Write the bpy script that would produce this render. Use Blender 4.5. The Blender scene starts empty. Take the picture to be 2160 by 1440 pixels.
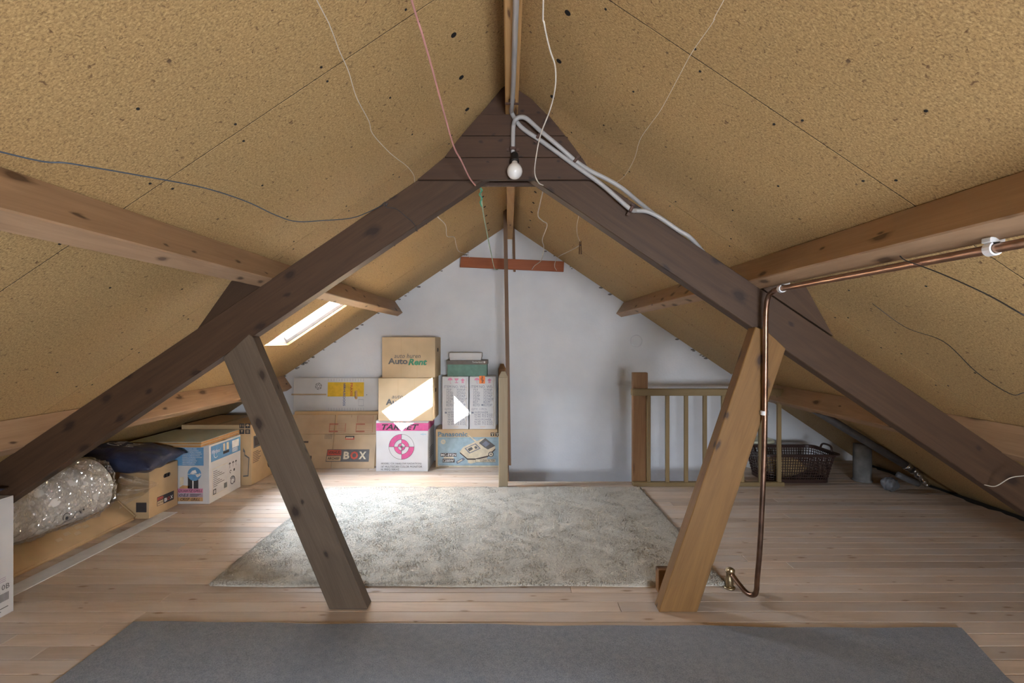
import bpy, bmesh, math, random
from mathutils import Vector, Matrix
import numpy as np

random.seed(7)
SC = bpy.context.scene
COL = SC.collection

# ------------------------------------------------------------------ camera, sky, sun, exposure
F, U0, V0, H = 1020.0, 1073.0, 717.0, 1.2          # focal length in px of the 2160 frame, vanishing point, eye height
cam_d = bpy.data.cameras.new('camera'); cam = bpy.data.objects.new('camera', cam_d); COL.objects.link(cam)
cam_d.sensor_width = 36.0; cam_d.lens = 36.0 * F / 2160.0
cam_d.shift_x = (1080 - U0) / 2160.0; cam_d.shift_y = -(720 - V0) / 2160.0
cam_d.clip_start = 0.02
cam.location = (0, 0, H); cam.rotation_euler = (math.pi / 2, 0, 0)
SC.camera = cam

SUN_DIR = Vector((.600, .515, -.619)).normalized()
world = bpy.data.worlds.new('world'); SC.world = world; world.use_nodes = True
wn = world.node_tree.nodes; wl = world.node_tree.links
# thin bright haze over the whole sky, a little bluer overhead
tcw = wn.new('ShaderNodeTexCoord'); sep = wn.new('ShaderNodeSeparateXYZ'); rmp = wn.new('ShaderNodeValToRGB')
wl.new(tcw.outputs['Generated'], sep.inputs[0]); wl.new(sep.outputs['Z'], rmp.inputs[0])
rmp.color_ramp.elements[0].color = (.86, .92, 1, 1); rmp.color_ramp.elements[1].color = (.66, .81, 1, 1)
wl.new(rmp.outputs[0], wn['Background'].inputs[0]); wn['Background'].inputs[1].default_value = 27.0

sun_d = bpy.data.lights.new('sun', 'SUN'); sun_d.energy = 120.0; sun_d.angle = math.radians(0.53); sun_d.color = (1, .96, .90)
sun = bpy.data.objects.new('sun', sun_d); COL.objects.link(sun); sun.location = (-4, -1, 6)
sun.rotation_euler = SUN_DIR.to_track_quat('-Z', 'Y').to_euler()

SC.view_settings.view_transform = 'Standard'; SC.view_settings.look = 'None'
SC.view_settings.exposure = 2.0; SC.view_settings.gamma = 1.0; SC.view_settings.use_curve_mapping = False
SC.cycles.max_bounces = 8; SC.cycles.diffuse_bounces = 5; SC.cycles.glossy_bounces = 2
SC.cycles.transparent_max_bounces = 8; SC.cycles.use_adaptive_sampling = True; SC.cycles.adaptive_threshold = .07; SC.cycles.time_limit = 1250; SC.cycles.use_denoising = True
SC.cycles.sample_clamp_indirect = 10.0
SC.cycles.caustics_reflective = False; SC.cycles.caustics_refractive = False

# ------------------------------------------------------------------ dimensions of the attic
ZR = 2.349            # ridge height of the roof surface
TAN = .672            # roof pitch
CO = 1 / math.sqrt(1 + TAN * TAN); SI = TAN * CO
G = 4.82              # far gable
BK = -2.3             # near gable, behind the camera
TF = 2.155            # front of the truss
def roof_z(x): return ZR - TAN * abs(x)
def at(u, v, d): return Vector(((u - U0) / F * d, d, H - (v - V0) / F * d))
def roof_limit(u, v):
    return (ZR - H) / max(.05, (V0 - v) / F + TAN * abs(u - U0) / F)

# ------------------------------------------------------------------ materials
MAT = {}
def nodes_of(name):
    m = bpy.data.materials.new(name); m.use_nodes = True; MAT[name] = m
    nt = m.node_tree; return m, nt, nt.nodes, nt.links, nt.nodes['Principled BSDF']
def ramp(nt, fac, stops):
    r = nt.nodes.new('ShaderNodeValToRGB'); cr = r.color_ramp
    while len(cr.elements) < len(stops): cr.elements.new(.5)
    for e, (p, c) in zip(cr.elements, stops):
        e.position = p; e.color = (*c, 1)
    nt.links.new(fac, r.inputs[0]); return r
def mix(nt, fac, a, b, mode='MIX'):
    m = nt.nodes.new('ShaderNodeMix'); m.data_type = 'RGBA'; m.blend_type = mode
    for sock, val in ((0, fac), (6, a), (7, b)):
        if hasattr(val, 'is_linked'): nt.links.new(val, m.inputs[sock])
        elif sock == 0: m.inputs[0].default_value = val
        else: m.inputs[sock].default_value = (*val, 1)
    return m.outputs[2]
def coords(nt, scale=(1, 1, 1), kind='Object', jitter=False):
    tc = nt.nodes.new('ShaderNodeTexCoord'); mp = nt.nodes.new('ShaderNodeMapping')
    nt.links.new(tc.outputs[kind], mp.inputs[0]); mp.inputs['Scale'].default_value = scale
    if jitter:
        oi = nt.nodes.new('ShaderNodeObjectInfo'); mul = nt.nodes.new('ShaderNodeMath'); mul.operation = 'MULTIPLY'
        mul.inputs[1].default_value = 37.0; nt.links.new(oi.outputs['Random'], mul.inputs[0])
        nt.links.new(mul.outputs[0], mp.inputs['Location'])
    return mp.outputs[0]
def noise(nt, vec, scale, detail=4, rough=.55, dist=0.0):
    n = nt.nodes.new('ShaderNodeTexNoise'); n.inputs['Scale'].default_value = scale
    n.inputs['Detail'].default_value = detail; n.inputs['Roughness'].default_value = rough
    n.inputs['Distortion'].default_value = dist; nt.links.new(vec, n.inputs[0]); return n.outputs[0]
def bump(nt, b, height, strength, dist=.002):
    n = nt.nodes.new('ShaderNodeBump'); n.inputs['Strength'].default_value = strength
    n.inputs['Distance'].default_value = dist; nt.links.new(height, n.inputs['Height'])
    nt.links.new(n.outputs[0], b.inputs['Normal'])

def plain(name, col, rough=.6, metal=0.0, var=.06, scale=20, bmp=0.0):
    m, nt, N, L, b = nodes_of(name)
    n = noise(nt, coords(nt), scale, 2)
    lo = tuple(max(0, c * (1 - 2 * var)) for c in col); hi = tuple(min(1, c * (1 + 2 * var)) for c in col)
    r = ramp(nt, n, [(.3, lo), (.7, hi)]); L.new(r.outputs[0], b.inputs['Base Color'])
    b.inputs['Roughness'].default_value = rough; b.inputs['Metallic'].default_value = metal
    if bmp: bump(nt, b, n, bmp)
    return m

def wood(name, light, dark, knot=(.10, .045, .02), rough=.55, knots=True, grey=0.0, per=True, kscale=(2.6, 9, 9), spec=.4, kdens=.55):
    m, nt, N, L, b = nodes_of(name)
    v = coords(nt, (1.2, 14, 14), jitter=per)
    n = noise(nt, v, 1.6, 3, .6, 1.3)
    fine = noise(nt, coords(nt, (5, 220, 220), jitter=per), 1.0, 1)
    r = ramp(nt, n, [(.28, dark), (.5, tuple((a + c) / 2 for a, c in zip(light, dark))), (.72, light)])
    c = mix(nt, .25, r.outputs[0], ramp(nt, fine, [(.3, dark), (.7, light)]).outputs[0])
    if grey:
        g = noise(nt, coords(nt, (1.4, 3, 3), jitter=per), 1.5, 2)
        gf = ramp(nt, g, [(.42, (0, 0, 0)), (.72, (grey,) * 3)])
        c = mix(nt, gf.outputs[0], c, (.60, .555, .52))
    if knots:
        vv = N.new('ShaderNodeTexVoronoi'); vv.voronoi_dimensions = '2D'; vv.inputs['Scale'].default_value = 1.0
        sx = N.new('ShaderNodeSeparateXYZ'); cx = N.new('ShaderNodeCombineXYZ'); ad = N.new('ShaderNodeMath'); ad.operation = 'ADD'
        L.new(coords(nt, (kscale[0], kscale[1], kscale[1]), jitter=per), sx.inputs[0]); L.new(sx.outputs['Y'], ad.inputs[0]); L.new(sx.outputs['Z'], ad.inputs[1])
        wob = N.new('ShaderNodeMath'); wob.operation = 'MULTIPLY_ADD'; wob.inputs[1].default_value = .35
        L.new(n, wob.inputs[0]); L.new(sx.outputs['X'], wob.inputs[2])
        L.new(wob.outputs[0], cx.inputs['X']); L.new(ad.outputs[0], cx.inputs['Y']); L.new(cx.outputs[0], vv.inputs[0])
        sc_ = N.new('ShaderNodeSeparateColor'); L.new(vv.outputs['Color'], sc_.inputs[0])
        dv = N.new('ShaderNodeMath'); dv.operation = 'DIVIDE'; mg = N.new('ShaderNodeMapRange'); mg.inputs['To Min'].default_value = .35; mg.inputs['To Max'].default_value = 1.25
        L.new(sc_.outputs[1], mg.inputs[0]); L.new(vv.outputs['Distance'], dv.inputs[0]); L.new(mg.outputs[0], dv.inputs[1])
        k = ramp(nt, dv.outputs[0], [(0.0, (.9,) * 3), (.085, (.95,) * 3), (.115, (.55,) * 3), (.21, (0, 0, 0))])
        kg = N.new('ShaderNodeMath'); kg.operation = 'MULTIPLY'
        gr = ramp(nt, sc_.outputs[0], [(kdens, (1, 1, 1)), (kdens + .02, (0, 0, 0))])
        L.new(k.outputs[0], kg.inputs[0]); L.new(gr.outputs[0], kg.inputs[1])
        c = mix(nt, kg.outputs[0], c, knot)
    if per:
        oi = N.new('ShaderNodeObjectInfo'); hs = N.new('ShaderNodeHueSaturation')
        mr = N.new('ShaderNodeMapRange'); mr.inputs['To Min'].default_value = .84; mr.inputs['To Max'].default_value = 1.13
        L.new(oi.outputs['Random'], mr.inputs[0]); L.new(mr.outputs[0], hs.inputs['Value']); L.new(c, hs.inputs['Color'])
        c = hs.outputs[0]
    L.new(c, b.inputs['Base Color']); b.inputs['Roughness'].default_value = rough
    b.inputs['Specular IOR Level'].default_value = spec
    bump(nt, b, n, .25, .001)
    return m

def chipboard():
    m, nt, N, L, b = nodes_of('chipboard')
    v = coords(nt, (1, 1, 1))
    n1 = noise(nt, coords(nt, (.6, 1, 1)), 240, 2, .7, .6)
    n2 = noise(nt, v, 62, 2, .7, .8)
    big = noise(nt, v, 1.3, 1)
    r1 = ramp(nt, n1, [(.25, (.20, .118, .046)), (.48, (.43, .28, .118)), (.62, (.54, .365, .162)), (.80, (.72, .54, .28))])
    sp = ramp(nt, n2, [(.27, (1, 1, 1)), (.37, (0, 0, 0))])
    c = mix(nt, sp.outputs[0], r1.outputs[0], (.16, .085, .035))
    vo = N.new('ShaderNodeTexVoronoi'); vo.inputs['Scale'].default_value = 9.0; L.new(v, vo.inputs[0])
    dk = ramp(nt, vo.outputs['Distance'], [(.035, (.8,) * 3), (.06, (0, 0, 0))])
    c = mix(nt, dk.outputs[0], c, (.09, .05, .03))
    hs = N.new('ShaderNodeHueSaturation'); mr = N.new('ShaderNodeMapRange')
    mr.inputs['To Min'].default_value = .86; mr.inputs['To Max'].default_value = 1.12
    L.new(big, mr.inputs[0]); L.new(mr.outputs[0], hs.inputs['Value']); L.new(c, hs.inputs['Color'])
    L.new(hs.outputs[0], b.inputs['Base Color']); b.inputs['Roughness'].default_value = .75
    bump(nt, b, n1, .22, .0012)
chipboard()

def plaster():
    m, nt, N, L, b = nodes_of('plaster')
    v = coords(nt)
    n = noise(nt, v, 2.2, 3, .6); f = noise(nt, v, 45, 2, .6)
    r = ramp(nt, n, [(.3, (.70, .725, .765)), (.7, (.79, .815, .855))])
    cr = noise(nt, v, 1.7, 4, .75, 1.5)
    scr = ramp(nt, cr, [(.497, (0, 0, 0)), (.5, (.16,) * 3), (.503, (0, 0, 0))])
    c = mix(nt, scr.outputs[0], r.outputs[0], (.9, .9, .9))
    L.new(c, b.inputs['Base Color']); b.inputs['Roughness'].default_value = .85
    mx = N.new('ShaderNodeMath'); mx.operation = 'ADD'; L.new(n, mx.inputs[0]); L.new(f, mx.inputs[1])
    bump(nt, b, mx.outputs[0], .25, .004)
plaster()

wood('rafter_wood', (.072, .038, .020), (.042, .021, .011), knot=(.018, .009, .006), kscale=(5, 8, 9), kdens=.42)
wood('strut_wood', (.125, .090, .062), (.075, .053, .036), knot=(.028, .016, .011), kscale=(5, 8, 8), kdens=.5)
wood('strut_orange', (.27, .140, .042), (.18, .085, .024), knot=(.05, .024, .016), kscale=(5, 9, 8), kdens=.85)  # lighter, more orange base colour than the left strut
wood('purlin_wood', (.46, .30, .18), (.34, .21, .12), knot=(.10, .055, .03), kscale=(4.5, 10, 10), kdens=.5)
wood('ridge_wood', (.56, .34, .14), (.40, .22, .08), kscale=(2.5, 12, 12))
wood('gusset_wood', (.072, .036, .020), (.042, .020, .011), knot=(.022, .012, .009), kscale=(9, 14, 16), kdens=.7)
wood('board_wood', (.62, .495, .395), (.47, .365, .28), grey=.65, knot=(.30, .20, .13), kscale=(7, 22, 16), kdens=.12, rough=.6)
wood('rail_wood', (.30, .215, .105), (.235, .16, .072), knots=False)
wood('newel_wood', (.40, .31, .20), (.31, .235, .145), knots=False)
wood('brown_post', (.33, .175, .075), (.22, .105, .042), kscale=(2, 10, 10))
wood('red_plank', (.36, .105, .035), (.27, .07, .022), knots=False)
wood('lath_wood', (.22, .115, .055), (.14, .07, .033), knots=False)
wood('plywood_edge', (.62, .36, .14), (.36, .18, .07), knots=False)
plain('cardboard', (.56, .39, .215), .8, var=.05, scale=6)
plain('cardboard_pale', (.60, .445, .27), .8, var=.04, scale=6)
plain('cardboard_grey', (.50, .37, .24), .8, var=.05, scale=6)
plain('white_card', (.63, .63, .635), .7, var=.03, scale=5)
plain('white_paint', (.75, .76, .77), .5, var=.03)
plain('packing_tape', (.62, .49, .31), .25, var=.03)
plain('clear_tape', (.66, .60, .50), .2, var=.05)
plain('ink_black', (.045, .042, .045), .6)
plain('ink_grey', (.13, .125, .125), .6)
plain('ink_brown', (.08, .06, .05), .6)
plain('ink_bluegrey', (.19, .21, .27), .6)
plain('ink_green', (.06, .29, .165), .6)
plain('ink_pink', (.62, .10, .27), .6)
plain('ink_softpink', (.64, .24, .38), .6)
plain('ink_red', (.58, .10, .065), .6)
plain('ink_brick', (.40, .15, .095), .6)
plain('ink_orange', (.90, .22, .03), .5)
plain('ink_yellow', (.74, .46, .03), .6)
plain('ink_blue', (.055, .11, .30), .6)
plain('ink_skyblue', (.13, .32, .56), .6)
plain('ink_paleblue', (.36, .49, .56), .6)
plain('ink_panblue', (.14, .25, .34), .6)
plain('ink_white', (.80, .80, .79), .6)
plain('ink_cream', (.70, .62, .46), .6)
plain('ink_lilac', (.42, .33, .42), .6)
plain('ink_tan', (.62, .36, .16), .6)
plain('shoebox_green', (.16, .29, .235), .7)
plain('lid_brown', (.17, .14, .12), .6)
plain('paleshelf', (.52, .57, .50), .35, var=.02)
plain('nail_black', (.012, .011, .01), .8)
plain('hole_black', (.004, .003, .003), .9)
plain('pvc_grey', (.36, .35, .345), .42, var=.03)
plain('pvc_dark', (.13, .13, .14), .5, var=.06)
plain('concrete_pipe', (.20, .195, .19), .8, var=.15, scale=12, bmp=.2)
plain('saddle_brown', (.07, .035, .025), .5)
plain('copper', (.40, .25, .18), .36, 1.0, var=.12, scale=9)
plain('copper_old', (.25, .15, .105), .34, 1.0, var=.2, scale=12)
plain('brass_old', (.42, .33, .20), .35, 1.0, var=.2, scale=40)
plain('clip_white', (.72, .73, .74), .4)
plain('bakelite', (.012, .011, .011), .35)
plain('wire_pink', (.55, .27, .25), .5)
plain('wire_white', (.66, .61, .53), .6)
plain('wire_blue', (.07, .09, .12), .6)
plain('wire_dark', (.05, .045, .045), .5)
plain('string_green', (.45, .58, .42), .7)
plain('foil', (.62, .62, .63), .25, 1.0, var=.1, bmp=.6)
plain('mortar', (.22, .21, .20), .9, var=.3, scale=40, bmp=.8)
plain('basket_brown', (.045, .022, .018), .38, var=.05)
plain('cream_cloth', (.62, .47, .25), .85, var=.1, bmp=.4)
plain('bucket_white', (.74, .76, .75), .4, var=.02)
plain('bucket_rim', (.66, .66, .50), .4, var=.02)
plain('rag_blue', (.05, .09, .22), .8)
plain('quilt_white', (.74, .71, .67), .9, var=.04, scale=9, bmp=.2)
plain('subfloor_dark', (.05, .035, .025), .9)
plain('roof_outside', (.12, .09, .07), .9)
plain('zinc', (.50, .53, .56), .5, .4, var=.08)
def navy():
    m, nt, N, L, b = nodes_of('navy_nylon')
    n = noise(nt, coords(nt), 14, 4)
    L.new(ramp(nt, n, [(.3, (.022, .028, .062)), (.7, (.04, .05, .10))]).outputs[0], b.inputs['Base Color'])
    b.inputs['Roughness'].default_value = .38; bump(nt, b, noise(nt, coords(nt), 9, 5, .6, 1.0), .5, .012)
navy()
def rug_mat():
    m, nt, N, L, b = nodes_of('rug_wool')
    v = coords(nt); n = noise(nt, v, 3.0, 3, .62, .5); f = noise(nt, v, 120, 2)
    r = ramp(nt, n, [(.3, (.50, .455, .385)), (.55, (.565, .525, .455)), (.75, (.62, .585, .52))])
    c = mix(nt, .35, r.outputs[0], ramp(nt, f, [(.3, (.42, .385, .325)), (.7, (.66, .625, .56))]).outputs[0])
    L.new(c, b.inputs['Base Color']); b.inputs['Roughness'].default_value = .95
    b.inputs['Specular IOR Level'].default_value = .1
    bump(nt, b, f, .8, .006)
rug_mat()
def felt():
    m, nt, N, L, b = nodes_of('blue_felt')
    v = coords(nt); f = noise(nt, v, 260, 2, .7); g = noise(nt, v, 40, 2, .7); big = noise(nt, v, 2.2, 3)
    c = mix(nt, .45, ramp(nt, f, [(.3, (.12, .132, .158)), (.7, (.37, .395, .445))]).outputs[0],
            ramp(nt, g, [(.3, (.19, .205, .235)), (.7, (.30, .32, .36))]).outputs[0])
    L.new(c, b.inputs['Base Color']); b.inputs['Roughness'].default_value = .95
    b.inputs['Specular IOR Level'].default_value = .15; bump(nt, b, f, .7, .003)
felt()
def glass():
    m, nt, N, L, b = nodes_of('window_glass')
    t = N.new('ShaderNodeBsdfTransparent'); g = N.new('ShaderNodeBsdfGlossy'); g.inputs['Roughness'].default_value = .03
    mx = N.new('ShaderNodeMixShader'); fr = N.new('ShaderNodeFresnel'); fr.inputs['IOR'].default_value = 1.45
    L.new(fr.outputs[0], mx.inputs[0]); L.new(t.outputs[0], mx.inputs[1]); L.new(g.outputs[0], mx.inputs[2])
    L.new(mx.outputs[0], N['Material Output'].inputs['Surface'])
glass()
def film():
    m, nt, N, L, b = nodes_of('clear_film')
    t = N.new('ShaderNodeBsdfTransparent'); t.inputs[0].default_value = (.95, .95, .95, 1)
    b.inputs['Base Color'].default_value = (.75, .75, .75, 1); b.inputs['Roughness'].default_value = .12
    b.inputs['Specular IOR Level'].default_value = 1.0; b.inputs['Coat Weight'].default_value = .6
    n = noise(nt, coords(nt, (1, .7, 1)), 26, 2, .6, 1.6)
    bp = N.new('ShaderNodeBump'); bp.inputs['Strength'].default_value = .5; bp.inputs['Distance'].default_value = .006
    L.new(n, bp.inputs['Height']); L.new(bp.outputs[0], b.inputs['Normal'])
    g = N.new('ShaderNodeBsdfGlossy'); g.inputs['Roughness'].default_value = .07; L.new(bp.outputs[0], g.inputs['Normal'])
    mx = N.new('ShaderNodeMixShader'); mx.inputs[0].default_value = .25
    L.new(t.outputs[0], mx.inputs[1]); L.new(g.outputs[0], mx.inputs[2])
    L.new(mx.outputs[0], N['Material Output'].inputs['Surface'])
film()
def bulb_mat():
    m, nt, N, L, b = nodes_of('bulb_glass')
    n = noise(nt, coords(nt), 30)
    L.new(ramp(nt, n, [(.3, (.70, .68, .64)), (.7, (.78, .76, .73))]).outputs[0], b.inputs['Base Color'])
    b.inputs['Roughness'].default_value = .22
bulb_mat()

# ------------------------------------------------------------------ object helpers
def link(name, me, mats, parent=None, M=None):
    o = bpy.data.objects.new(name, me); COL.objects.link(o)
    if mats is not None:
        for m in (mats if isinstance(mats, (list, tuple)) else [mats]): me.materials.append(MAT[m])
    M = M or Matrix.Identity(4)
    if parent is not None:
        o.parent = parent; M = PW(parent).inverted() @ M
    o.matrix_basis = M
    return o
def PW(o):
    M = o.matrix_basis.copy()
    return PW(o.parent) @ M if o.parent else M
def tag(o, label=None, cat=None, group=None, kind=None):
    if label: o['label'] = label
    if cat: o['category'] = cat
    if group: o['group'] = group
    if kind: o['kind'] = kind
    return o
def thing(name, label, cat, loc, group=None):
    o = bpy.data.objects.new(name, None); COL.objects.link(o); o.empty_display_size = .05
    o.location = loc; o.matrix_basis = Matrix.Translation(loc)
    return tag(o, label, cat, group)
def from_bm(bm, name, mats, parent=None, M=None, smooth=False):
    bmesh.ops.recalc_face_normals(bm, faces=bm.faces)
    me = bpy.data.meshes.new(name); bm.to_mesh(me); bm.free()
    if smooth:
        for p in me.polygons: p.use_smooth = True
    return link(name, me, mats, parent, M)
def bm_box(bm, x0, x1, y0, y1, z0, z1, bev=0.0):
    r = bmesh.ops.create_cube(bm, size=1.0)
    vs = r['verts']
    for v in vs:
        v.co = Vector(((x0 + x1) / 2 + v.co.x * (x1 - x0), (y0 + y1) / 2 + v.co.y * (y1 - y0), (z0 + z1) / 2 + v.co.z * (z1 - z0)))
    if bev:
        es = list({e for v in vs for e in v.link_edges})
        bmesh.ops.bevel(bm, geom=es, offset=bev, segments=1, affect='EDGES')
def box(name, x0, x1, y0, y1, z0, z1, mat, parent=None, bev=0.0, org=None):
    c = Vector(((x0 + x1) / 2, (y0 + y1) / 2, z0)) if org is None else Vector(org)
    bm = bmesh.new(); bm_box(bm, x0 - c.x, x1 - c.x, y0 - c.y, y1 - c.y, z0 - c.z, z1 - c.z, bev)
    return from_bm(bm, name, mat, parent, Matrix.Translation(c))
def frame_matrix(o, X, Y):
    X = X.normalized(); Y = (Y - X * Y.dot(X)).normalized(); Z = X.cross(Y)
    M = Matrix((X, Y, Z)).transposed().to_4x4(); M.translation = o; return M
def beam(name, p0, p1, side, w, h, mat, parent=None, bev=.004):
    """beam from p0 to p1 (centre line), w across 'side', h across the third axis; grain along local X"""
    p0, p1 = Vector(p0), Vector(p1); L_ = (p1 - p0).length
    M = frame_matrix((p0 + p1) / 2, p1 - p0, Vector(side))
    bm = bmesh.new(); bm_box(bm, -L_ / 2, L_ / 2, -w / 2, w / 2, -h / 2, h / 2, bev)
    return from_bm(bm, name, mat, parent, M)
def prism(name, pts, depth, axis, mat, parent=None, bev=.003):
    """polygon in an x-z plane (list of 3-D points, same y) pushed 'depth' along +y; grain along 'axis'"""
    pts = [Vector(p) for p in pts]; c = sum(pts, Vector()) / len(pts)
    M = frame_matrix(c, Vector(axis), Vector((0, 1, 0))); Mi = M.inverted()
    bm = bmesh.new()
    a = [bm.verts.new(Mi @ p) for p in pts]; b = [bm.verts.new(Mi @ (p + Vector((0, depth, 0)))) for p in pts]
    bm.faces.new(a); bm.faces.new(b[::-1])
    for i in range(len(pts)): bm.faces.new((a[i], b[i], b[(i + 1) % len(pts)], a[(i + 1) % len(pts)]))
    if bev: bmesh.ops.bevel(bm, geom=list(bm.edges), offset=bev, segments=1, affect='EDGES')
    return from_bm(bm, name, mat, parent, M)
def smooth_path(pts, n=8):
    pts = [Vector(p) for p in pts]; P = [pts[0] * 2 - pts[1]] + pts + [pts[-1] * 2 - pts[-2]]; out = []
    for i in range(1, len(P) - 2):
        for k in range(n):
            t = k / n; a, b, c, d = P[i - 1], P[i], P[i + 1], P[i + 2]
            out.append(.5 * ((2 * b) + (c - a) * t + (2 * a - 5 * b + 4 * c - d) * t * t + (3 * b - a - 3 * c + d) * t ** 3))
    return out + [pts[-1]]
def bm_tube(bm, path, r, seg=10, cap=True):
    rings = []; up = None; n = len(path)
    for i, p in enumerate(path):
        t = (path[min(i + 1, n - 1)] - path[max(i - 1, 0)]).normalized()
        if up is None: up = t.orthogonal().normalized()
        up = (up - t * up.dot(t)).normalized(); w = t.cross(up)
        rr = r(i / (n - 1)) if callable(r) else r
        rings.append([bm.verts.new(p + (up * math.cos(q) + w * math.sin(q)) * rr) for q in [2 * math.pi * k / seg for k in range(seg)]])
    for a, b in zip(rings, rings[1:]):
        for k in range(seg): bm.faces.new((a[k], a[(k + 1) % seg], b[(k + 1) % seg], b[k]))
    if cap: bm.faces.new(rings[0][::-1]); bm.faces.new(rings[-1])
def tube(name, pts, r, mat, parent=None, smooth=8, seg=10):
    path = smooth_path(pts, smooth) if smooth else [Vector(p) for p in pts]
    c = path[-1].copy(); path = [p - c for p in path]
    bm = bmesh.new(); bm_tube(bm, path, r, seg)
    return from_bm(bm, name, mat, parent, Matrix.Translation(c), smooth=True)
def lathe(name, prof, mat, parent=None, M=None, seg=24):
    bm = bmesh.new(); rings = []
    for r, z in prof:
        rings.append([bm.verts.new((max(r, 1e-5) * math.cos(2 * math.pi * k / seg), max(r, 1e-5) * math.sin(2 * math.pi * k / seg), z)) for k in range(seg)])
    for a, b in zip(rings, rings[1:]):
        for k in range(seg): bm.faces.new((a[k], a[(k + 1) % seg], b[(k + 1) % seg], b[k]))
    bm.faces.new(rings[0][::-1]); bm.faces.new(rings[-1])
    return from_bm(bm, name, mat, parent, M, smooth=True)
def slab(name, us, vs, hole, O, U, V, N, thick, mat, parent=None):
    """flat slab on a grid of lines us x vs, cells in 'hole' left open, thickness along N; origin O"""
    bm = bmesh.new(); vt = {}
    def vert(i, j, k):
        if (i, j, k) not in vt: vt[i, j, k] = bm.verts.new((us[i], vs[j], k * thick))
        return vt[i, j, k]
    cells = {(i, j) for i in range(len(us) - 1) for j in range(len(vs) - 1)} - set(hole)
    for i, j in cells:
        bm.faces.new([vert(i, j, 0), vert(i, j + 1, 0), vert(i + 1, j + 1, 0), vert(i + 1, j, 0)])
        bm.faces.new([vert(i, j, 1), vert(i + 1, j, 1), vert(i + 1, j + 1, 1), vert(i, j + 1, 1)])
        for (di, dj, a, b) in ((-1, 0, (i, j), (i, j + 1)), (1, 0, (i + 1, j), (i + 1, j + 1)), (0, -1, (i, j), (i + 1, j)), (0, 1, (i, j + 1), (i + 1, j + 1))):
            if (i + di, j + dj) not in cells:
                bm.faces.new([vert(*a, 0), vert(*b, 0), vert(*b, 1), vert(*a, 1)])
    M = Matrix((U, V, N)).transposed().to_4x4(); M.translation = O
    return from_bm(bm, name, mat, parent, M)

# ------------------------------------------------------------------ print (flat lettering and artwork on cartons)
_tc = {}
def text_geo(s, bold=0.0, shear=0.0):
    k = (s, bold, shear)
    if k not in _tc:
        cu = bpy.data.curves.new('t', 'FONT'); cu.body = s; cu.offset = bold; cu.shear = shear; cu.resolution_u = 2; cu.fill_mode = 'FRONT'
        o = bpy.data.objects.new('t', cu); COL.objects.link(o)
        me = o.evaluated_get(bpy.context.evaluated_depsgraph_get()).to_mesh()
        vs = [(v.co.x, v.co.y) for v in me.vertices]; fs = [tuple(p.vertices) for p in me.polygons]
        bpy.data.objects.remove(o); bpy.data.curves.remove(cu)
        x0, x1 = min(v[0] for v in vs), max(v[0] for v in vs); y0, y1 = min(v[1] for v in vs), max(v[1] for v in vs)
        _tc[k] = ([((x - x0) / (x1 - x0), (y - y0) / (y1 - y0)) for x, y in vs], fs)
    return _tc[k]
BODY = {}
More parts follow.
